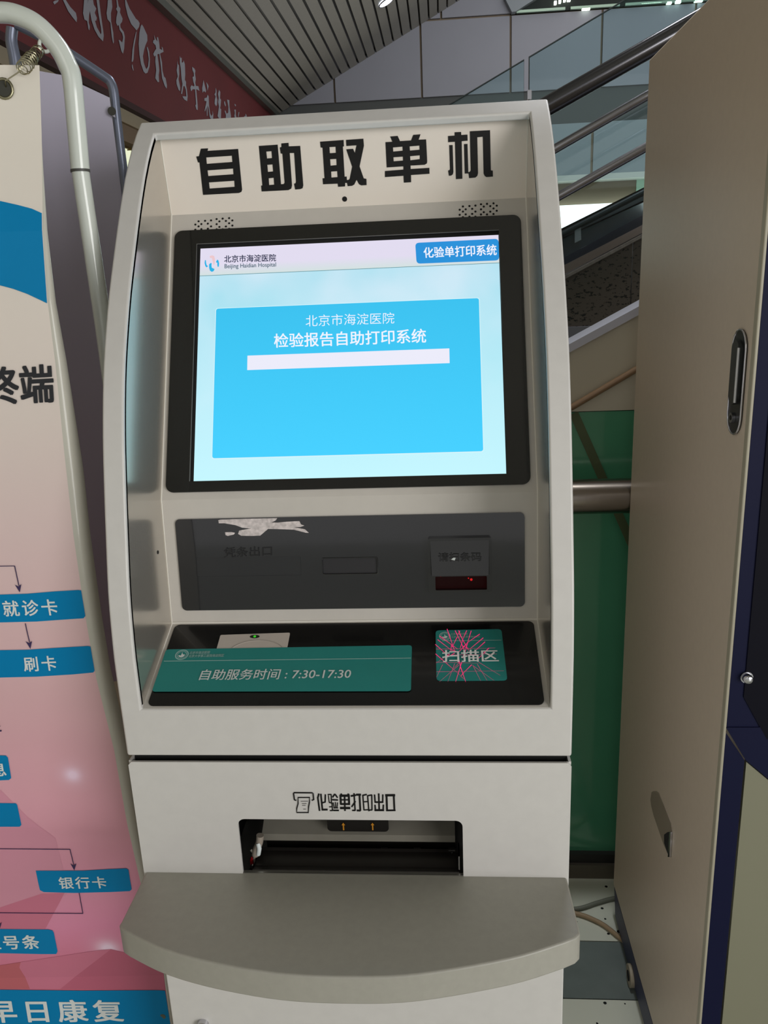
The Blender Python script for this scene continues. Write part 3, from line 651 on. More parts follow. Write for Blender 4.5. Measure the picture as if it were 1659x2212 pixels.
text_quad('lettering', '请扫条码', [PAN.at(*p, off=.0118) for p in ((946, 1194), (1040, 1193), (1040, 1212), (947, 1213))], tuple(PAN.n*.0008), faint, SH, .02)
shape_px('chip_mark', PAN, [[(974, 1203), (979, 1199), (984, 1199), (982, 1205)]], .0130, white_ink, SH)
# torn sticker
tornm = mat('torn_paper', (205, 196, 194), .85, noise=.25, nscale=220)
Tt = lambda pts: [(380+x/4.1475, 1080+y/4.1475) for x, y in pts]
TS = shape_px('torn_sticker', PAN, [Tt([(385,178),(400,172),(600,165),(850,160),(912,158),(900,178),(860,198),(920,198),(1000,190),(1110,185),(1125,215),(1155,225),(1120,238),(1060,240),(1160,258),(1195,290),(1170,290),(1060,262),(960,258),(830,255),(795,285),(760,315),(680,318),(590,316),(562,300),(572,270),(610,262),(680,252),(600,245),(540,222),(440,205),(390,205)])], .0028, tornm, PN)
TS['label'] = 'torn white remains of a peeled sticker'
shape_px('torn_sticker', PAN, [Tt([(445,285),(500,283),(535,290),(525,305),(470,318),(450,310)])], .0028, tornm, PN)

# --- deck with stickers, card reader, scan area
dq = [DECK.uv(*p) for p in ((362, 1352), (1152, 1342), (1178, 1526), (316, 1531))]
dv_t, dv_b = (dq[0][1]+dq[1][1])/2, (dq[2][1]+dq[3][1])/2
DM = shape_on('deck_mat', DECK, [rrect(-.2205, max(dv_b, .003), .2205, min(dv_t, .1345), .007)], .0012, matblack, K, thick=.001)
def dpx(name, polys, lift, m, parent): return shape_px(name, DECK, polys, lift, m, parent)
ru = [DECK.uv(*p) for p in ((477, 1374), (627, 1369), (623, 1405), (465, 1409))]
CR = shape_on('card_reader', DECK, [rquad([ru[0], ru[1], (ru[1][0], ru[2][1]-.05), (ru[0][0], ru[2][1]-.05)], .002)], .0020, mat('cream_plastic', (196, 186, 176), .4), K, thick=.0008)
ac = DECK.uv(560, 1386)
arc = [(ac[0]+.034*math.cos(t), ac[1]-.022+.022*math.sin(t)) for t in np.linspace(.45, 2.69, 20)]
tube('reader_arc', [DECK.P(u, v, .0020) for u, v in arc], .0007, mat('arc_grey', (165, 156, 148), .5), CR, seg=6)
cc = DECK.uv(551, 1378)
shape_on('led_window', DECK, [[(cc[0]+.006*math.cos(t), cc[1]+.0028*math.sin(t)) for t in np.linspace(0, 2*math.pi, 16, endpoint=False)]], .0024, mat('led_dark', (30, 40, 24), .3), CR)
disc('green_led', DECK.P(cc[0], cc[1], .0028), DECK.n, .0017, emi('green_led', (60, 200, 40), .9), CR, .0003, 10)
gq = [DECK.uv(*p) for p in ((360, 1406), (890, 1397), (888, 1496), (329, 1497))]
GS = shape_on('hours_sticker', DECK, [rquad([gq[0], gq[1], gq[2], (gq[3][0], gq[3][1])], .004)], .0026, teal, K, thick=.0003)
GS['label'] = 'teal opening hours sticker'
dpx('sticker_rule', [[(355, 1431), (888, 1424.6), (888, 1426), (355, 1432.6)]], .0029, pale_ink, GS)
dq_ = lambda q: px_quad(DECK, q)
text_quad('lettering', '自助服务时间 : 7:30-17:30', dq_(((439, 1450), (761, 1447), (757, 1470), (430, 1473))), tuple(DECK.n*.0029), white_ink, GS, .010)
text_quad('lettering', '北京市海淀医院', dq_(((412, 1411), (456, 1410), (453, 1416), (410, 1417))), tuple(DECK.n*.0029), pale_ink, GS, .01)
text_quad('lettering', '北京大学第三医院海淀院区', dq_(((410, 1418), (486, 1416.5), (484, 1422.5), (408, 1424))), tuple(DECK.n*.0029), pale_ink, GS, .01)
def emblem(pl, px, py, r, lift, parent):
    c = pl.uv(px, py); ring = lambda q: [(c[0]+q*math.cos(t), c[1]+q*math.sin(t)) for t in np.linspace(0, 2*math.pi, 24, endpoint=False)]
    shape_on('emblem', pl, [ring(r), ring(r*.82)], lift, pale_ink, parent)
    shape_on('emblem', pl, [ring(r*.72), ring(r*.62)], lift, pale_ink, parent)
    shape_on('emblem', pl, [[(c[0]+a*r, c[1]+b*r) for a, b in ((-.5, -.05), (-.1, -.15), (-.05, .55), (.1, .1), (.5, 0), (.3, -.4), (0, -.5), (-.35, -.4))]], lift, white_ink, parent)
emblem(DECK, 394, 1418, .0082, .0029, GS)
sq_ = [DECK.uv(*p) for p in ((941, 1364), (1083, 1361), (1096, 1472), (943, 1473))]
SS = shape_on('scan_sticker', DECK, [rquad(sq_, .005)], .0018, teal, K, thick=.0004)
SS['label'] = 'teal scan area sticker crossed by pink laser lines'
dpx('sticker_rule', [[(955, 1386.3), (1083, 1385), (1083, 1386.2), (955, 1387.6)]], .0022, pale_ink, SS)
text_quad('lettering', '扫描区', dq_(((955, 1408), (1075, 1407), (1078, 1433), (955, 1434))), tuple(DECK.n*.0028), mat('bright_white_ink', (244, 246, 244), .6), SS, .018)
text_quad('lettering', '北京市海淀医院', dq_(((974, 1370), (1010, 1369.5), (1010, 1375), (974, 1375.5))), tuple(DECK.n*.0022), pale_ink, SS, .01)
text_quad('lettering', '北京大学第三医院海淀院区', dq_(((975, 1377), (1037, 1376), (1037, 1380), (975, 1381))), tuple(DECK.n*.0022), pale_ink, SS, .01)
emblem(DECK, 961, 1377, .0070, .0022, SS)
las_b, las_d = emi('laser_pink', (255, 45, 120), 1.0), emi('laser_faint', (200, 84, 120), .75)
segs = [(330,80,480,515,1),(490,110,620,380,1),(620,380,700,560,1),(560,110,600,200,1),(585,120,540,200,1),(580,180,760,510,1),(530,240,440,420,1),(720,110,640,290,1),(640,290,590,470,1),(810,115,740,340,1),(740,340,690,540,1),(980,180,720,360,1),(1050,255,780,480,1),(1085,335,870,530,1),(1160,460,960,660,1),
 (720,370,560,540,1),(180,220,540,480,1),(140,290,400,490,1),(95,385,340,600,1),(100,575,420,850,1),(420,850,600,1010,0),(400,490,560,540,1),(420,390,400,520,1),(540,540,560,760,1),(680,530,640,660,1),(600,840,700,1130,1),(620,740,500,1130,1),(570,700,600,870,1),
 (340,600,110,760,0),(240,790,120,1040,0),(560,800,180,1130,0),(480,770,345,1130,0),(820,790,660,950,1),(840,800,1000,1115,0),(930,780,1130,1110,0),(860,820,1270,1110,0),(960,740,1390,1005,0),(660,950,600,1020,1),(600,1020,700,1100,0),
 (110,480,1150,465,0),(1150,460,1290,455,0),(110,740,960,760,0),(120,930,1460,912,0),(400,600,1320,575,0),(430,420,470,470,1),(380,580,300,640,1),(480,560,300,660,1),(640,420,760,470,1),(560,760,440,880,0)]
for i, (x0_, y0_, x1_, y1_, k) in enumerate(segs):
    a = DECK.at(930+x0_/9.217, 1350+y0_/9.217, .0025); b = DECK.at(930+x1_/9.217, 1350+y1_/9.217, .0025)
    d = (b-a)/np.linalg.norm(b-a); n = np.cross(DECK.n, d); w = .00055 if k else .00038
    w *= .72; mesh('laser_line', [a-n*w, b-n*w*.4, b+n*w*.4, a+n*w], [(0, 1, 2, 3)], las_b if k else las_d, SS)

# --- lower housing front with paper outlet
FR = yplane(0.0)
s1 = FR.uv(514, 1770); s2 = FR.uv(1000, 1770)
ou0, ou1 = s1[0]-.0005, .1298; otop = .8035
opening = [(ou1, .70), (ou1, otop-.008)] + [(ou1-.008+.008*math.cos(math.radians(a)), otop-.008+.008*math.sin(math.radians(a))) for a in range(15, 91, 15)] + [(ou0+.008+.008*math.cos(math.radians(a)), otop-.008+.008*math.sin(math.radians(a))) for a in range(90, 181, 15)] + [(ou0, .70)]
outer = [(-XO, .70), (-XO, .8785-.004), (-XO+.004, .8785), (XO-.004, .8785), (XO, .8785-.004), (XO, .70), (ou1, .70)] + opening[1:] 
LF = shape_on('lower_front', FR, [outer], .0, paint, K, thick=.003); bevel(LF, .0012)
for sx in (-1, 1): box('lower_side', (min(sx*XO, sx*(XO-.003)), .003, .70), (max(sx*XO, sx*(XO-.003)), YB-.004, .8785), paint, K)
box('seam_core', (-XO+.004, .012, .866), (XO-.004, YB-.01, .8865), dark, K)
# printer inside
PR = empty('printer'); PR.parent = K
pd = mat('printer_black', (34, 31, 29), .35); sm = mat('printer_zinc', (150, 146, 134), .35, .4, noise=.05)
box('cavity', (ou0-.03, .19, .70), (ou1+.03, .20, .866), dark, PR)
box('cavity_side', (ou0-.032, .004, .70), (ou0-.03, .19, .866), dark, PR); box('cavity_side', (ou1+.03, .004, .70), (ou1+.032, .19, .866), dark, PR)
box('cavity_top', (ou0-.03, .004, .845), (ou1+.03, .19, .866), dark, PR)
yb = .045
def yb_z(px, py, y): return at_y(px, py, y)[2]
za, zb_, zc_ = yb_z(750, 1778, yb), yb_z(750, 1803, yb), yb_z(750, 1817, yb)
xa, xb = at_y(566, 1805, yb)[0], at_y(983, 1805, yb)[0]
slab('zinc_hood', [(xa, yb+.05, za+.012), (xa, yb, zb_), (xa, yb, zc_), (xa, yb+.006, zc_), (xa, yb+.056, za+.010)], (xb-xa, 0, 0), sm, PR)
box('black_bar', (xa, yb+.02, yb_z(750, 1842, yb+.02)), (xb, yb+.03, zc_+.01), pd, PR)
y2 = .03; tube('roller_shaft', [(xa-.005, y2+.02, yb_z(750, 1845, y2+.02)), (xb+.002, y2+.02, yb_z(750, 1845, y2+.02))], .0018, mat('shaft', (90, 88, 84), .3, .8), PR, seg=10)
for px in (578, 653, 721, 830, 901, 976):
    c = at_y(px, 1843, .042); tube('roller', [(c[0]-.004, .046, c[2]), (c[0]+.004, .046, c[2])], .0042, pd, PR, seg=12)
    disc('roller_glint', (c[0], .0405, c[2]+.001), (0, -1, 0), .0013, chrome, PR, .001, 8)
z3 = yb_z(750, 1859, .03)
slab('paper_chute', [(xa-.004, .045, z3+.006), (xa-.004, .030, z3), (xa-.004, .004, .731), (xa-.004, .004, .728), (xa-.004, .045, .728)], (xb-xa+.008, 0, 0), pd, PR)
tube('chute_lip', [(xa-.004, .030, z3+.0006), (xb+.004, .030, z3+.0006)], .0008, mat('lip_grey', (110, 104, 96), .4), PR, seg=6)
box('outlet_sill', (ou0, -.0005, .7285), (ou1, .004, .7297), mat('sill_steel', (150, 148, 140), .3, .7), PR)
lx0, lx1 = at_y(708, 1790, yb)[0], at_y(840, 1790, yb)[0]; zm = yb_z(770, 1795, yb-.001)
shape_on('warning_label', yplane(yb-.002), [rrect(lx0, zm, lx1, zm+.03, .005)], .0, mat('label_black', (18, 15, 12), .4), PR, thick=.001)
orng = mat('orange_ink', (190, 128, 30), .5)
for px in (742, 805):
    c = at_y(px, 1783, yb-.003)
    mesh('arrow_mark', [c+np.array(q) for q in ((-.0008, -.001, -.006), (.0008, -.001, -.006), (.0008, -.001, .001), (.0022, -.001, .001), (0, -.001, .0045), (-.0022, -.001, .001), (-.0008, -.001, .001))], [tuple(range(7))], orng, PR)
# wiring at the left of the outlet
wire = mat('grey_sleeve', (150, 140, 128), .5); rw = mat('red_wire', (170, 20, 28), .4)
Q = lambda x, y, d=.025: at_y(520+x/9.217, 1750+y/9.217, d)
tube('cable_sleeve', spline([Q(385, 500), Q(370, 640), Q(310, 790), Q(290, 900)]), [.0045]*18+[.004], wire, PR)
tube('sleeve_band', [Q(345, 660, .022), Q(370, 760, .020), Q(350, 880, .022)], .0028, white_ink, PR, seg=8)
tube('wire', spline([Q(200, 780), Q(240, 830), Q(280, 880), Q(270, 950), Q(290, 1040)]), .0018, mat('clear_tube', (120, 118, 108), .3), PR, seg=8)
tube('wire', spline([Q(240, 950), Q(215, 1000), Q(225, 1060), Q(215, 1130)]), .0022, rw, PR, seg=8)
tube('spring', [Q(330 + 28*math.cos(t), 1080+t*5.5, .018+.003*math.sin(t)) for t in np.linspace(0, 26, 90)], .0007, chrome, PR, seg=6)
disc('screw', Q(215, 1135, .012), (0, -1, 0), .002, chrome, PR, .003, 12); disc('screw', Q(195, 1205, .012), (0, -1, 0), .0018, chrome, PR, .003, 12)
xr = at_y(990, 1850, .01)[0]; box('bracket', (xr, .006, .732), (xr+.0015, .03, yb_z(990, 1845, .01)), chrome, PR)
# lettering and icon above the outlet
lq = lambda q: [np.array(FR.at(*p)) for p in q]
OC = [
 [([(440,155),(425,215)],20),([(425,200),(450,388)],20),([(468,158),(490,380)],20),([(482,374),(558,372)],22),([(530,165),(527,270)],18),([(527,268),(492,278)],16)],
 [([(565,166),(610,164),(613,272)],14),([(572,180),(584,278)],12),([(582,274),(622,284),(628,386),(595,386)],14),([(585,335),(614,333)],12),([(660,158),(630,202)],18),([(664,160),(697,206)],18),([(625,236),(702,240)],18),([(638,275),(652,342)],12),([(668,270),(673,342)],12),([(698,275),(692,345)],12),([(645,350),(705,348)],12),([(640,382),(714,382)],18)],
 [([(745,155),(756,178)],22),([(850,155),(840,178)],22),([(728,182),(862,180)],28),([(738,180),(744,300)],24),([(795,180),(800,388)],20),([(853,180),(858,306)],24),([(740,238),(860,238)],16),([(740,296),(864,296)],22),([(736,350),(870,350)],28)],
 [([(882,186),(948,174)],22),([(925,150),(940,384),(902,384)],18),([(944,258),(893,334)],18),([(956,168),(1018,166)],24),([(1000,166),(1012,386),(966,384)],22)],
 [([(1042,178),(1098,164)],18),([(1046,174),(1062,380)],16),([(1056,266),(1110,262)],14),([(1062,378),(1118,374)],14),([(1112,182),(1130,392)],16),([(1112,182),(1170,170),(1173,376),(1140,379)],16)],
 [([(1265,153),(1272,384)],20),([(1208,168),(1216,274)],18),([(1322,166),(1320,274)],18),([(1212,270),(1326,270)],20),([(1214,308),(1220,382)],18),([(1330,306),(1326,384)],18),([(1210,380),(1336,380)],24)],
 [([(1372,166),(1380,388)],24),([(1358,176),(1488,174)],28),([(1472,170),(1482,388)],22),([(1370,384),(1494,382)],20)]]
for ch in OC:
    vs = []; fs = []
    for pl_, w_ in ch:
        for a, b in zip(pl_[:-1], pl_[1:]):
            a = np.array(a, float); b = np.array(b, float); d = (b-a)/np.linalg.norm(b-a); n = np.array([-d[1], d[0]])*w_*.56; k_ = len(vs)
            for p in (a-n-d*3, b-n+d*3, b+n+d*3, a+n-d*3): vs.append(FR.at(620+p[0]/6.381, 1690+p[1]/6.381) + np.array([0, -.0005-.00002*(k_//4), 0]))
            fs.append((k_, k_+1, k_+2, k_+3))
    mesh('outlet_character', vs, fs, black, LF)
ic = lambda x, y: FR.at(620+x/6.381, 1690+y/6.381) + np.array([0, -.0006, 0])
def line_icon(pts, w, closed=False): 
    tube('printer_icon', [ic(*p) for p in pts], w, black, LF, seg=6, closed=closed)
line_icon([(130,243),(105,240),(92,150),(100,138),(350,140),(362,152),(370,235),(345,243)], .0008)
line_icon([(155,205),(315,205),(312,270),(300,330),(296,412),(136,412),(138,350),(155,290)], .0007, True)
for a, b in (((190,258),(290,257)), ((205,290),(270,288)), ((210,315),(258,314)), ((225,366),(262,366))): line_icon([a, b], .00025)
# --- shelf
ZS = .7285
front = [(-.2480, -.078), (-.2486, -.082), (-.2455, -.0872), (-.2370, -.0925), (-.1911, -.1141), (-.1324, -.1310), (-.0603, -.1432), (.0103, -.1455), (.0797, -.1405), (.1732, -.1185), (.2310, -.0960), (.2445, -.0890), (.2495, -.0835), (.2500, -.078)]
fr_s = front[:1] + [tuple(p[:2]) for p in spline([(a, b, 0) for a, b in front[3:11]], 5)] 
fr_s = front[:3] + [tuple(p[:2]) for p in spline([(a, b, 0) for a, b in front[3:11]], 5)] + front[11:]
slab('shelf', [(x, y, ZS) for x, y in fr_s] + [(.2480, .002, ZS), (-.2480, .002, ZS)], (0, 0, -.0350), paint_top, K, bev=.0028)
# --- pedestal
PD = slab('pedestal', [(-.243, .003, .07), (.2475, .003, .07), (.2475, .003, .70), (-.243, .003, .70)], (0, YB-.01, 0), paint, K, bev=.002)
box('plinth', (-.22, .03, 0), (.22, .43, .07), mat('plinth_black', (30, 30, 32), .6), K)
tube('door_lock', [(-.2028, .004, .497), (-.2028, -.003, .497)], .0075, chrome, K, seg=20)
disc('keyhole', (-.2028, -.0034, .497), (0, -1, 0), .003, black, K, .0004, 12)
# little hole in the left inner wall
c = at_x(341, 1193, -XI); disc('side_hole', c+np.array([.0006, 0, 0]), (1, 0, 0), .0022, black, K, .001, 12)

# ================================================================ POSTER STAND (front left)
PS = empty('poster_stand', (-.7, .2, 0), 'white tube poster stand with a pink and white printed sheet, left of the kiosk', 'poster stand')
white_t = mat('white_enamel_tube', (206, 212, 204), .25, coat=.6)
zk = [0.0, 0.338, 0.425, 0.481, 0.62, 0.718, 0.835, 0.944, 1.014, 1.067, 1.126, 1.222, 1.324, 1.387, 1.462, 1.563, 1.634, 1.75]
yk = [0.145, 0.1422, 0.1455, 0.1366, 0.1136, 0.101, 0.0952, 0.077, 0.0739, 0.0738, 0.0749, 0.0832, 0.0944, 0.0978, 0.1119, 0.1427, 0.1612, 0.2]
def ye(z): return float(np.interp(z, zk, yk))
def aa(z): return float(np.interp(z, [0, .6, 1.1, 1.4, 1.6, 1.7], [.04, .05, .09, .14, .30, .32]))
XE = -.31
def sf(x, z): return ye(z) + aa(z)*(x-XE) if x <= XE else ye(z)
def at_p(px, py):
    y = .1
    for _ in range(60):
        p = at_y(px, py, y); y = .6*y + .4*sf(p[0], p[2])
    return p
ztop_p = at_p(85, 141)[2]; zz_p = np.array(sorted(set(list(np.linspace(.08, ztop_p, 60)) + [z for z in zk + [.6, 1.1, 1.4, 1.6] if .08 < z < ztop_p]))); xx_p = np.concatenate([np.linspace(-1.08, -.5, 8), np.linspace(-.48, XE, 10)])
vs = [(x, sf(x, z), z) for z in zz_p for x in xx_p]; nx = len(xx_p)
fs = [(i*nx+k, i*nx+k+1, (i+1)*nx+k+1, (i+1)*nx+k) for i in range(len(zz_p)-1) for k in range(nx-1)]
pm = bpy.data.materials.new('poster_print'); pm.use_nodes = True; nt = pm.node_tree; b_ = nt.nodes['Principled BSDF']; b_.inputs['Roughness'].default_value = .42; b_.inputs['Specular IOR Level'].default_value = .3
g = nt.nodes.new('ShaderNodeNewGeometry'); sp = nt.nodes.new('ShaderNodeSeparateXYZ'); nt.links.new(g.outputs['Position'], sp.inputs[0])
mr = nt.nodes.new('ShaderNodeMapRange'); mr.inputs['From Min'].default_value = .4; mr.inputs['From Max'].default_value = 1.6; nt.links.new(sp.outputs['Z'], mr.inputs['Value'])
cr_ = nt.nodes.new('ShaderNodeValToRGB'); el = cr_.color_ramp.elements
el[0].position = 0; el[0].color = lin((206, 112, 132)); el[1].position = 1; el[1].color = lin((224, 218, 206))
for p_, c_ in ((.11, (222, 142, 172)), (.26, (222, 160, 176)), (.45, (218, 178, 182)), (.60, (218, 194, 192)), (.72, (220, 208, 200)), (.85, (222, 214, 204))):
    q_ = el.new(p_); q_.color = lin(c_)
nt.links.new(mr.outputs[0], cr_.inputs[0])
last = cr_.outputs[0]
for (cx, cy_), rad in ((tuple(at_p(157, 1674)[[0, 2]]), .035), (tuple(at_p(233, 2049)[[0, 2]]), .05)):   # printed sparkles
    cb = nt.nodes.new('ShaderNodeCombineXYZ'); nt.links.new(sp.outputs['X'], cb.inputs[0]); nt.links.new(sp.outputs['Z'], cb.inputs[1])
    ds = nt.nodes.new('ShaderNodeVectorMath'); ds.operation = 'DISTANCE'; nt.links.new(cb.outputs[0], ds.inputs[0]); ds.inputs[1].default_value = (cx, cy_, 0)
    r_ = nt.nodes.new('ShaderNodeMapRange'); r_.interpolation_type = 'SMOOTHSTEP'; r_.inputs['From Min'].default_value = 0; r_.inputs['From Max'].default_value = rad; r_.inputs['To Min'].default_value = 1; r_.inputs['To Max'].default_value = 0
    nt.links.new(ds.outputs['Value'], r_.inputs['Value'])
    pw = nt.nodes.new('ShaderNodeMath'); pw.operation = 'POWER'; pw.inputs[1].default_value = 5; nt.links.new(r_.outputs[0], pw.inputs[0])
    ad = nt.nodes.new('ShaderNodeMath'); ad.operation = 'MULTIPLY_ADD'; ad.inputs[1].default_value = .18; nt.links.new(r_.outputs[0], ad.inputs[0]); nt.links.new(pw.outputs[0], ad.inputs[2])
    mx = nt.nodes.new('ShaderNodeMix'); mx.data_type = 'RGBA'; mx.inputs[7].default_value = lin((245, 215, 235)); mx.clamp_factor = True
    nt.links.new(ad.outputs[0], mx.inputs[0]); nt.links.new(last, mx.inputs[6]); last = mx.outputs[2]
nt.links.new(last, b_.inputs['Base Color'])
sheet = child_world(mesh('printed_sheet', vs, fs, pm, smooth=60), PS)
# pale margin that curls back along the right edge
def curl(z): return float(np.interp(z, [.5, .62, .9, 1.2, 1.42, 1.55], [.35, .75, .95, 1.0, .35, .0]))
arcp = [(0, 0), (.004, .0004), (.008, .002), (.0115, .006), (.013, .012), (.012, .020), (.009, .028)]
vs = [(XE + a*.85*curl(z), ye(z) + b*curl(z), z) for z in zz_p for a, b in arcp]; na = len(arcp)
fs = [(i*na+k, i*na+k+1, (i+1)*na+k+1, (i+1)*na+k) for i in range(len(zz_p)-1) for k in range(na-1)]
mg = child_world(mesh('curled_margin', vs, fs, mat('pale_margin', (190, 188, 176), .4, coat=.3), smooth=60), PS)
def lift_p(p, l=.0006): return np.array([p[0], sf(p[0], p[2]) - l, p[2]])
def patch(name, q, m, l=.0006, nu=10, nv=4):
    tl, tr, br, bl = [at_p(*p) for p in q]; vs = []
    for j in range(nv+1):
        for i in range(nu+1):
            s, t = i/nu, j/nv; p = (1-t)*((1-s)*tl+s*tr) + t*((1-s)*bl+s*br); vs.append(lift_p(p, l))
    fs = [(j*(nu+1)+i, j*(nu+1)+i+1, (j+1)*(nu+1)+i+1, (j+1)*(nu+1)+i) for j in range(nv) for i in range(nu)]
    o = child_world(mesh(name, vs, fs, m), PS); o.parent = sheet; o.matrix_parent_inverse = sheet.matrix_world.inverted() if False else Matrix.Identity(4)
    return o
bpy.context.view_layer.update()
def print_poly(name, pts, m, l=.0006):
    """polygon traced on the sheet, split finely enough to follow its bend"""
    P = [at_p(*p) if len(p) == 2 else p for p in pts]; me = fill2d([[(p[0], p[2]) for p in P]]); bm = bmesh.new(); bm.from_mesh(me)
    for ax, cuts in ((0, xx_p), (1, zz_p)):   # cut along the sheet's own grid so that print and sheet bend together
        n_ = (1, 0, 0) if ax == 0 else (0, 1, 0); lo = min(v.co[ax] for v in bm.verts); hi = max(v.co[ax] for v in bm.verts)
        for c_ in cuts:
            if lo < c_ < hi: bmesh.ops.bisect_plane(bm, geom=bm.verts[:]+bm.edges[:]+bm.faces[:], plane_co=(c_, 0, 0) if ax == 0 else (0, c_, 0), plane_no=n_)
    bmesh.ops.triangulate(bm, faces=bm.faces); bm.to_mesh(me); bm.free(); me.materials.clear(); me.name = name
    for v in me.vertices: v.co = Vector(lift_p((v.co.x, 0, v.co.y), l))
    o = link(name, me, m, sheet); return o
def print_bar(name, pts, m, l=.0009): return print_poly(name, pts, m, l)
blue = mat('print_blue', (0, 126, 180), .45, spec=.15)
whp = mat('print_white', (218, 224, 222), .5); blp = mat('print_black', (22, 24, 30), .5); navy = mat('print_navy', (52, 38, 84), .5)
def ptext(s, q, m=whp, w=.02, sp=1.0): 
    return text_quad('lettering', s, [at_p(*p) for p in q], (0, 0, 0), m, sheet, w, sp, post=lambda p: lift_p(p, .0013))
# child meshes carry world coordinates: keep sheet at identity
sheet.parent = PS; sheet.matrix_parent_inverse = Matrix.Translation(PS.location).inverted()
# facets
f1 = mat('print_pink_a', (212, 146, 166), .4); f2 = mat('print_pink_b', (204, 118, 142), .4); f3 = mat('print_pink_c', (190, 100, 124), .4); f4 = mat('print_pink_d', (208, 140, 156), .4)
print_poly('print_facet', [(-30,1700),(0,1705),(60,1765),(120,1810),(135,1870),(150,1925),(140,1935),(0,1960),(-30,1962)], f1, .0003)
print_poly('print_facet', [(-30,1967),(0,1960),(90,1930),(140,1928),(115,1975),(95,2012),(-30,2012)], f2, .0004)
print_poly('print_facet', [(45,2078),(0,2085),(-30,2085),(-30,2136),(65,2136),(42,2090)], mat('print_red', (190, 100, 108), .4), .0004)
print_poly('print_facet', [(42,2090),(45,2078),(215,2052),(240,2050),(150,2120),(130,2136),(65,2136)], f2, .0004)
print_poly('print_facet', [(240,2050),(300,2065),(352,2098),(357,2138),(130,2136),(150,2120)], f3, .0004)
# blue wave band at the top
zL0, zL1 = at_p(0, 434)[2], at_p(0, 616)[2]
print_poly('blue_band', [(-1.078,0,zL0-.02),(-.8,0,zL0+.02),(-.55,0,zL0+.02),(0,434),(40,443),(70,451),(90,460),(91,460),(102.5,655),(90,649),(60,635),(30,624),(0,616),(-.55,0,zL1+.03),(-.8,0,zL1+.03),(-1.078,0,zL1-.01)], blue, .0009)
# flow chart bars
print_bar('flow_bar', [(-80,1286),(0,1284),(60,1282),(120,1277),(170,1274),(176,1275),(185,1330),(181,1335),(150,1337),(80,1342),(0,1344),(-80,1344)], blue)
print_bar('flow_bar', [(-80,1405),(0,1404),(60,1403),(120,1399),(190,1395),(196,1396),(205,1448),(202,1452),(160,1456),(80,1461),(0,1463),(-80,1463)], blue)
print_bar('flow_bar', [(-80,1630),(0,1631),(14,1631.5),(18,1636),(25,1680),(20,1684),(0,1685),(-80,1685)], blue)
print_bar('flow_bar', [(-80,1734),(0,1734),(35,1734.5),(38,1738),(47,1781),(43,1785),(0,1785),(-80,1785)], blue)
print_bar('flow_bar', [(78,1880),(100,1880),(180,1880),(230,1877),(273,1875),(278,1878),(285,1920),(281,1924),(240,1926),(160,1928),(95,1926),(87,1922)], blue)
print_bar('flow_bar', [(-80,2005),(0,2006),(105,2007),(114,2009),(117,2014),(125,2054),(122,2060),(90,2060),(0,2058),(-80,2057)], blue)
zF = at_p(0, 2137)[2]
print_bar('footer_band', [(-1.078,0,zF),(-.7,0,zF),(0,2137),(180,2139),(340,2138),(357,2139),(369,2215),(-.311,0,.24),(-.7,0,.24),(-1.078,0,.24)], blue)
ptext('就诊卡', ((5, 1297), (122, 1293), (128, 1328), (10, 1331)), w=.02, sp=1.25)
ptext('刷卡', ((50, 1418), (120, 1415), (125, 1447), (54, 1450)), w=.02, sp=1.25)
ptext('息', ((-21, 1645), (11, 1645), (16, 1675), (-17, 1676)))
ptext('银行卡', ((126, 1893), (228, 1892), (233, 1917), (130, 1919)), w=.02, sp=1.2)
ptext('挂号条', ((-38, 2020), (82, 2018), (89, 2048), (-32, 2050)), w=.026, sp=1.2)
ptext('早日康复', ((-30, 2158), (262, 2158), (270, 2205), (-22, 2208)), w=.026, sp=1.3)
ptext('终端', ((-38, 794), (115, 785), (120, 869), (-30, 876)), blp, .03)
ptext('处', ((-36, 1552), (0, 1552), (6, 1580), (-30, 1580)), navy)
def pline(pts):
    for a, b in zip(pts[:-1], pts[1:]):
        A_, B_ = at_p(*a), at_p(*b); P_ = [lift_p(A_+(B_-A_)*t, .0012) for t in np.linspace(0, 1, 6)]
        tube('flow_line', P_, .0005, navy, sheet, seg=4)
def parrow(pts):
    P_ = [lift_p(at_p(*p), .0014) for p in pts]; mesh('flow_arrow', P_, [tuple(range(len(P_)))], navy, sheet)
pline([(-60, 1223), (33, 1222), (42, 1264)]); parrow([(33.5, 1262), (41, 1266), (47.5, 1261), (44, 1279)])
pline([(56, 1346), (65, 1386)]); parrow([(56.5, 1384), (64, 1388), (70.5, 1384), (67, 1401)])
pline([(-60, 1832), (152, 1833.5), (160, 1866)]); parrow([(153, 1864), (160, 1868), (166, 1864), (161.5, 1879)])
pline([(172, 1928), (180, 1972), (-60, 1970)]); parrow([(-4, 1990), (2, 1994), (5, 1990), (1, 2004)])
disc('eyelet', at_p(352, 2195)+np.array([0, -.001, 0]), (0, -1, 0), .0045, mat('eyelet_brown', (90, 96, 80), .4), sheet, .001, 14)
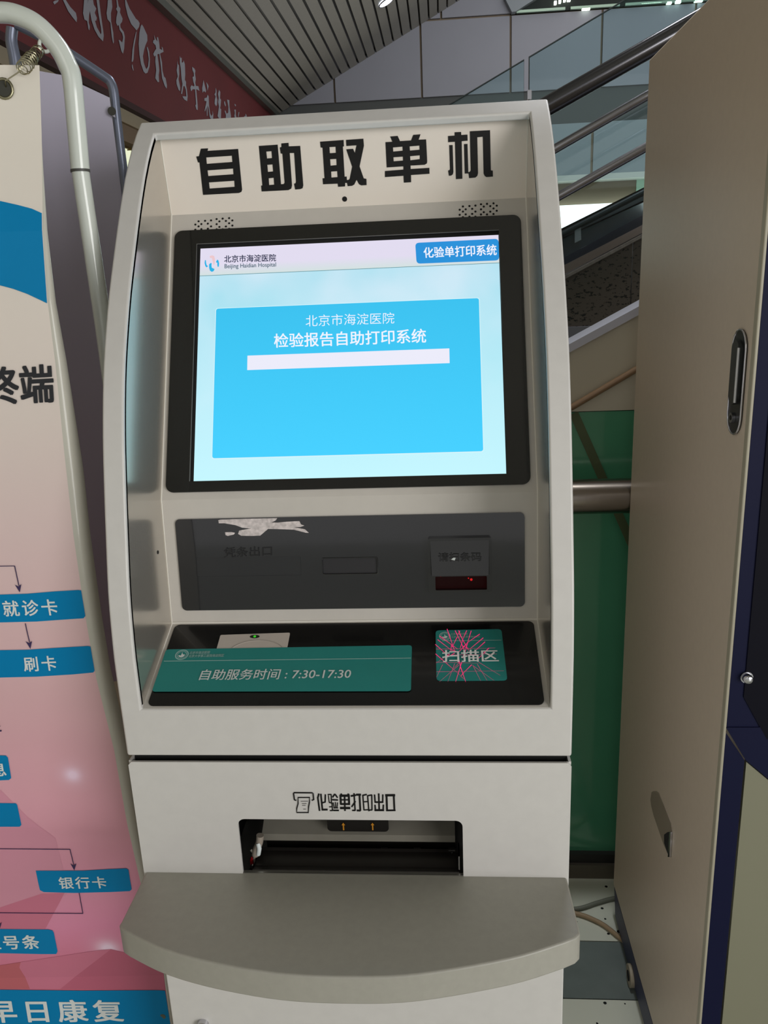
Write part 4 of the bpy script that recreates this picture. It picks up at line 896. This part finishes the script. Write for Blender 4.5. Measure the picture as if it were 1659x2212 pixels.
# tube frame
YT = .2
path = [(-900, 260), (-880, 90), (-800, 5), (-700, -20), (-60, 22), (0, 27), (28, 30), (66, 45), (96, 68), (127, 105), (145, 139), (156, 173), (166, 282), (173.5, 369)]
low = [(173.5, 369), (185, 455), (201, 599), (217, 725)]
P3 = [at_y(x, y, YT) for x, y in path[5:]]
xm = -.7; mir = [np.array([2*xm - p[0], p[1], p[2]]) for p in P3[::-1]]
child_world(tube('frame_tube', spline(mir, 5) + spline(P3, 5), .0107, white_t, seg=18), PS)
e = at_y(173.5, 369, YT); xb_ = -.2935
for s in (0, 1):
    X = lambda x: x if s == 0 else 2*xm - x
    child_world(tube('leg', [(X(e[0]), YT, e[2]), (X(xb_), YT, 1.36), (X(xb_), YT, .012)], .0101, white_t, seg=18), PS)
    child_world(tube('foot', [(X(xb_), -.02, .011), (X(xb_), .42, .011)], .011, white_t, seg=14), PS)
    child_world(tube('joint_sleeve', [(X(e[0]), YT, e[2]+.0015), (X(e[0]), YT, e[2]-.0015)], .0110, mat('joint_dark', (70, 70, 66), .5), seg=18), PS)
# ring, spring, grommet
rc = at_y(98, 97, YT-.004)
child_world(tube('hook_ring', [(rc[0]+.0068*math.cos(t), rc[1], rc[2]+.0068*math.sin(t)) for t in np.linspace(0, 2*math.pi, 18, endpoint=False)], .0021, white_t, closed=True, seg=8), PS)
s0, s1_ = at_y(88, 104, YT-.010), at_y(46, 152, YT-.060)
dv_ = Vector(s1_-s0); L_ = dv_.length; dv_.normalize(); u_ = dv_.orthogonal().normalized(); w_ = dv_.cross(u_)
sp_pts = []
for i in range(170):
    t = i/169; r_ = .0060*min(1, t*8+.2, (1-t)*8+.2) + .0012*(t > .45)
    sp_pts.append(Vector(s0)+dv_*L_*t+(u_*math.cos(t*2*math.pi*12)+w_*math.sin(t*2*math.pi*12))*r_)
spring_m = mat('spring_brass_steel', (150, 145, 120), .3, 1)
child_world(tube('spring', sp_pts, .0006, spring_m, seg=5), PS)
child_world(tube('hook_wire', [s1_, at_p(24, 180)+np.array([0, -.012, 0]), at_p(16, 190)+np.array([0, -.003, 0])], .0008, spring_m, seg=5), PS)
gc = at_p(12, 193)
child_world(tube('grommet', [(gc[0]+.0083*math.cos(t), sf(gc[0]+.0083*math.cos(t), gc[2])-.0035, gc[2]+.0095*math.sin(t)) for t in np.linspace(0, 2*math.pi, 20, endpoint=False)], .0016, spring_m, closed=True, seg=8), PS)
o = child_world(slab('grommet_hole', [(gc[0]+.0075*math.cos(t), sf(gc[0]+.0075*math.cos(t), gc[2])-.0035, gc[2]+.0085*math.sin(t)) for t in np.linspace(0, 2*math.pi, 20, endpoint=False)], (0, .0004, 0), mat('hole_dark', (50, 50, 42), .7)), PS)

# ================================================================ SECOND STAND (behind)
BS = empty('poster_stand', (-.6, .6, 0), 'grey tube poster stand seen from its plain lavender back, behind the white one', 'poster stand')
lav = mat('lavender_sheet_back', (176, 172, 190), .3, coat=.5, coat_rough=.2, noise=.03, nscale=3)
gt = mat('blue_grey_tube', (110, 116, 132), .3, .5)
TL_ = at_y(86, 143, .5); ztop = TL_[2]; TR_ = at_z(237, 216, ztop-.045)
dirx = (TR_-TL_); dirx[2] = 0; dirx /= np.linalg.norm(dirx); nrm = np.array([dirx[1], -dirx[0], 0])
bpl = Plane(TL_, nrm, dirx)
edge = [(237, 216), (244, 262), (250, 320), (259, 400), (263, 440), (262, 700), (258, 1000), (240, 1235)]
rows_ = [bpl.at(*p) for p in edge]; zb2 = rows_[-1][2]
vs = []; ncol = 12; nr = 26
wR = float(np.dot(rows_[0]-TL_, dirx))
for j in range(nr+1):
    z = ztop - (ztop-.72)*j/nr
    for i in range(ncol+1):
        s = -.68 + (wR+.68)*i/ncol
        bow = .02*math.sin(math.pi*j/nr) + .006*math.sin(i*1.1+j*.3)
        p = TL_ + dirx*s + nrm*(-bow); vs.append((p[0], p[1], z - .045*max(0, s)/wR*(1-j/nr) - .004*math.sin(i*.9)*(j == 0)))
fs = [(j*(ncol+1)+i, j*(ncol+1)+i+1, (j+1)*(ncol+1)+i+1, (j+1)*(ncol+1)+i) for j in range(nr) for i in range(ncol)]
child_world(mesh('sheet_back', vs, fs, lav, smooth=60), BS)
rt_ = lambda px, py, off=.015: bpl.at(px, py) + nrm*(-off)
fp = [rt_(30, 45), rt_(95, 78), rt_(150, 112), rt_(225, 162), rt_(236, 172), rt_(243, 190), rt_(247, 225), rt_(258, 320), rt_(272, 420)]
d_ = fp[-1]-fp[-2]; endp = fp[-1] + d_/abs(d_[2])*(fp[-1][2]-.02)
child_world(tube('frame_tube', [fp[0]] + spline(fp[1:], 3) + [np.array([fp[-1][0]+.0, fp[-1][1], .02])], .0072, gt, seg=12), BS)
child_world(tube('brace_tube', spline([rt_(20, 52, .02), rt_(18, 80, .02), rt_(24, 110, .02), rt_(30, 150, .02)], 4), .0085, gt, seg=12), BS)
child_world(disc('corner_eyelet', rt_(242, 241, -.004), tuple(-nrm) if nrm[1] > 0 else tuple(nrm), .006, mat('hole_dark', (50, 50, 42), .7), thick=.002), BS)
ct = rt_(242, 243, -.002)
child_world(slab('corner_tab', [rt_(236, 228, -.002), rt_(246, 236, -.002), rt_(250, 255, -.002), rt_(238, 248, -.002)], tuple(nrm*.001), mat('tab_white', (170, 168, 178), .5)), BS)
q0 = at_y(204, 1232, .62); q1 = at_y(222, 1285, .62)
child_world(slab('foot_clip', [at_y(200, 1290, .62), at_y(203, 1238, .62), at_y(222, 1228, .62), at_y(228, 1280, .62)], (0, .01, 0), mat('clip_lilac', (120, 120, 150), .4)), BS)
child_world(disc('clip_hole', at_y(210.5, 1248, .618), (0, -1, 0), .005, MATS['hole_dark'], thick=.002), BS)

# ================================================================ NEIGHBOURING MACHINE (right)
CB = empty('service_machine', (.47, .18, 0), 'tall taupe machine with a dark blue front, right edge of the picture', 'machine')
taupe = mat('taupe_powder_coat', (196, 182, 164), .5, coat=.2, coat_rough=.3, noise=.02, nscale=90, bump=.04)
navyb = mat('navy_blue_paint', (10, 14, 46), .55, spec=.15)
navyd = mat('navy_dark_inset', (5, 5, 18), .6, spec=.12)
beige = mat('beige_door_paint', (124, 123, 102), .5)
XC, YN, YFAR, ZB, ZT = .47, .176, .745, .085, 1.7265
CW = lambda o: child_world(o, CB)
b_box = box('body', (XC, YN+.002, ZB), (XC+.75, YFAR, ZT), taupe, bev=.003); CW(b_box)
for sx in (0,): CW(box('front_flange', (XC-.0002, YN-.0075, ZB), (XC+.004, YN+.004, ZT), mat('pale_flange', (160, 155, 136), .4), bev=.0015))
fpn = yplane(YN-.006)
def fu(px, py): return fpn.uv(px, py)
v_diag = fu(1563, 1573)[1]
# upper blue surround, inset and lower blue post + beige door
CW(box('upper_front', (XC+.0042, YN-.006, v_diag), (XC+.75, YN+.0, ZT), navyb))
a_ = fu(1563, 1573); b2_ = fu(1610, 1641); sl2 = (b2_[1]-a_[1])/(b2_[0]-a_[0])
ue = XC+.75
CW(shape_on('slanted_front', fpn, [[(XC+.0042, a_[1]), (b2_[0], b2_[1]), (b2_[0]+.17, b2_[1]+sl2*.17*.6), (ue, b2_[1]+sl2*.17*.6), (ue, a_[1]+.002), (XC+.0042, a_[1]+.002)]], .0015, navyb, thick=.008))
CW(shape_on('lower_post', fpn, [[(XC+.0005, ZB), (XC+.0005, a_[1]-.0015), (b2_[0]-.001, b2_[1]-.001), (b2_[0]-.001, ZB)]], .0, navyb, thick=.006))
CW(shape_on('lower_door', fpn, [[(b2_[0]+.002, ZB), (b2_[0]+.002, b2_[1]-.004), (b2_[0]+.17, b2_[1]+sl2*.17*.6-.004), (ue, b2_[1]+sl2*.17*.6-.004), (ue, ZB)]], -.001, beige, thick=.006))
ia = fu(1600, 1350); ib = fu(1592, 1505)
CW(shape_on('inset_panel', fpn, [[(XC+.022, ZT-.03), (ue-.02, ZT-.03), (ue-.02, fu(1650, 1590)[1]-.04), (fu(1655, 1595)[0], fu(1655, 1595)[1]), (XC+.022, fu(1590, 1505)[1])]], .0016, navyd, thick=.001))
kc = fpn.at(1612, 1462); CW(tube('knob', [(kc[0], YN-.006, kc[2]), (kc[0], YN-.014, kc[2]), (kc[0], YN-.016, kc[2])], [.0062, .0062, .0045], chrome, seg=20)); CW(tube('knob_collar', [(kc[0], YN-.004, kc[2]), (kc[0], YN-.0085, kc[2])], .0078, steel, seg=20))
# plinth
CW(slab('plinth', [(XC, YN, ZB), (XC, YFAR-.01, ZB), (XC+.004, YFAR-.015, .012), (XC+.004, YN+.02, .012)], (.7, 0, 0), mat('plinth_navy', (34, 36, 74), .5)))
wc = at_z(1347, 2075, .025); CW(tube('castor_wheel', [(XC-.004, .56, .022), (XC+.018, .56, .022)], .022, mat('castor_cream', (170, 160, 140), .5), seg=22))
CW(tube('castor_hub', [(XC-.0055, .56, .022), (XC+.0, .56, .022)], .010, dark, seg=16))
# recessed swing handle with lock on the side
SP = xplane(XC)
def su(px, py): return SP.uv(px, py)
hc = [su(*p) for p in ((1602, 711), (1586, 937))]
cu = (su(1595, 820)[0]); 
def stad(u, v0, v1, r, n=10): return [(u+r*math.cos(math.radians(a)), v1-r+r*math.sin(math.radians(a))) for a in np.linspace(0, 180, n)] + [(u+r*math.cos(math.radians(a)), v0+r+r*math.sin(math.radians(a))) for a in np.linspace(180, 360, n)]
hu = (su(1612, 800)[0] + su(1583, 800)[0])/2; hr = abs(su(1612, 800)[0] - su(1583, 800)[0])/2
hv1_, hv0_ = su(1602, 711)[1], su(1586, 937)[1]
SH2 = CW(shape_on('swing_handle', SP, [stad(hu, hv0_, hv1_, hr)], .002, mat('handle_black', (26, 26, 27), .35), thick=.002))
def SHc(o): o.parent = SH2; o.matrix_parent_inverse = Matrix.Identity(4); return o
sgn = 1 if SP.uv(1612, 800)[0] > SP.uv(1583, 800)[0] else -1; LS = sgn*.0006
rim = tube('handle_rim', [SP.P(u, v, .0022) for u, v in stad(hu, hv0_, hv1_, hr)], .0012, chrome, closed=True, seg=8); SHc(rim)
lv = shape_on('lever', SP, [stad(hu+LS, hv0_+.036, hv1_-.012, hr*.55)], .007, mat('lever_black', (40, 41, 40), .4), thick=.005); SHc(lv)
SHc(tube('lever_edge', [SP.P(hu+LS+sgn*hr*.5, v, .0066) for v in np.linspace(hv0_+.040, hv1_-.020, 8)], .0018, mat('lever_silver', (190, 190, 190), .3, .6), seg=8))
lc = SP.P(hu, hv0_+.020, .0022)
SHc(tube('lock_cylinder', [lc, lc+np.array([-.004, 0, 0])], .0062, steel, seg=18)); SHc(disc('lock_keyhole', lc+np.array([-.0045, 0, 0]), (-1, 0, 0), .003, black, thick=.0004, seg=12))
# lower pull
S_ = lambda pts: [(1380+x/11.06, 1680+y/11.06) for x, y in pts]
pull = CW(shape_px('pull_scoop', SP, [S_([(310,350),(350,322),(430,320),(480,360),(600,640),(780,1100),(800,1290),(760,1880),(730,1880),(600,1600),(480,1250),(360,900),(300,660),(285,520)])], .0007, mat('scoop_dark', (136, 126, 110), .5, .0), thick=.0006))
o = shape_px('pull_hollow', SP, [S_([(620,1360),(700,1300),(780,1290),(775,1500),(745,1880),(700,1800),(620,1560)])], .0012, dark); o.parent = pull
o = shape_px('pull_lip', SP, [S_([(778,1300),(812,1300),(780,1895),(742,1895)])], .0035, chrome, thick=.003); o.parent = pull
# floor cables
cab1 = tube('power_cable', spline([at_z(1180, 1962, .006), at_z(1245, 1963, .006), at_z(1290, 1950, .006), at_z(1330, 1940, .006), at_z(1400, 1935, .006)], 5), .0045, mat('grey_cable', (120, 124, 112), .5), seg=8); tag(cab1, 'thin grey cable on the floor, nearer the green wall', 'cable')
cab2 = tube('power_cable', spline([at_z(1150, 1955, .006), at_z(1240, 1972, .006), at_z(1285, 1988, .006), at_z(1320, 2010, .006), at_z(1400, 2080, .006)], 5), .0050, mat('tan_cable', (158, 136, 108), .5), seg=8); tag(cab2, 'tan cable curving across the floor, in front of the grey one', 'cable')
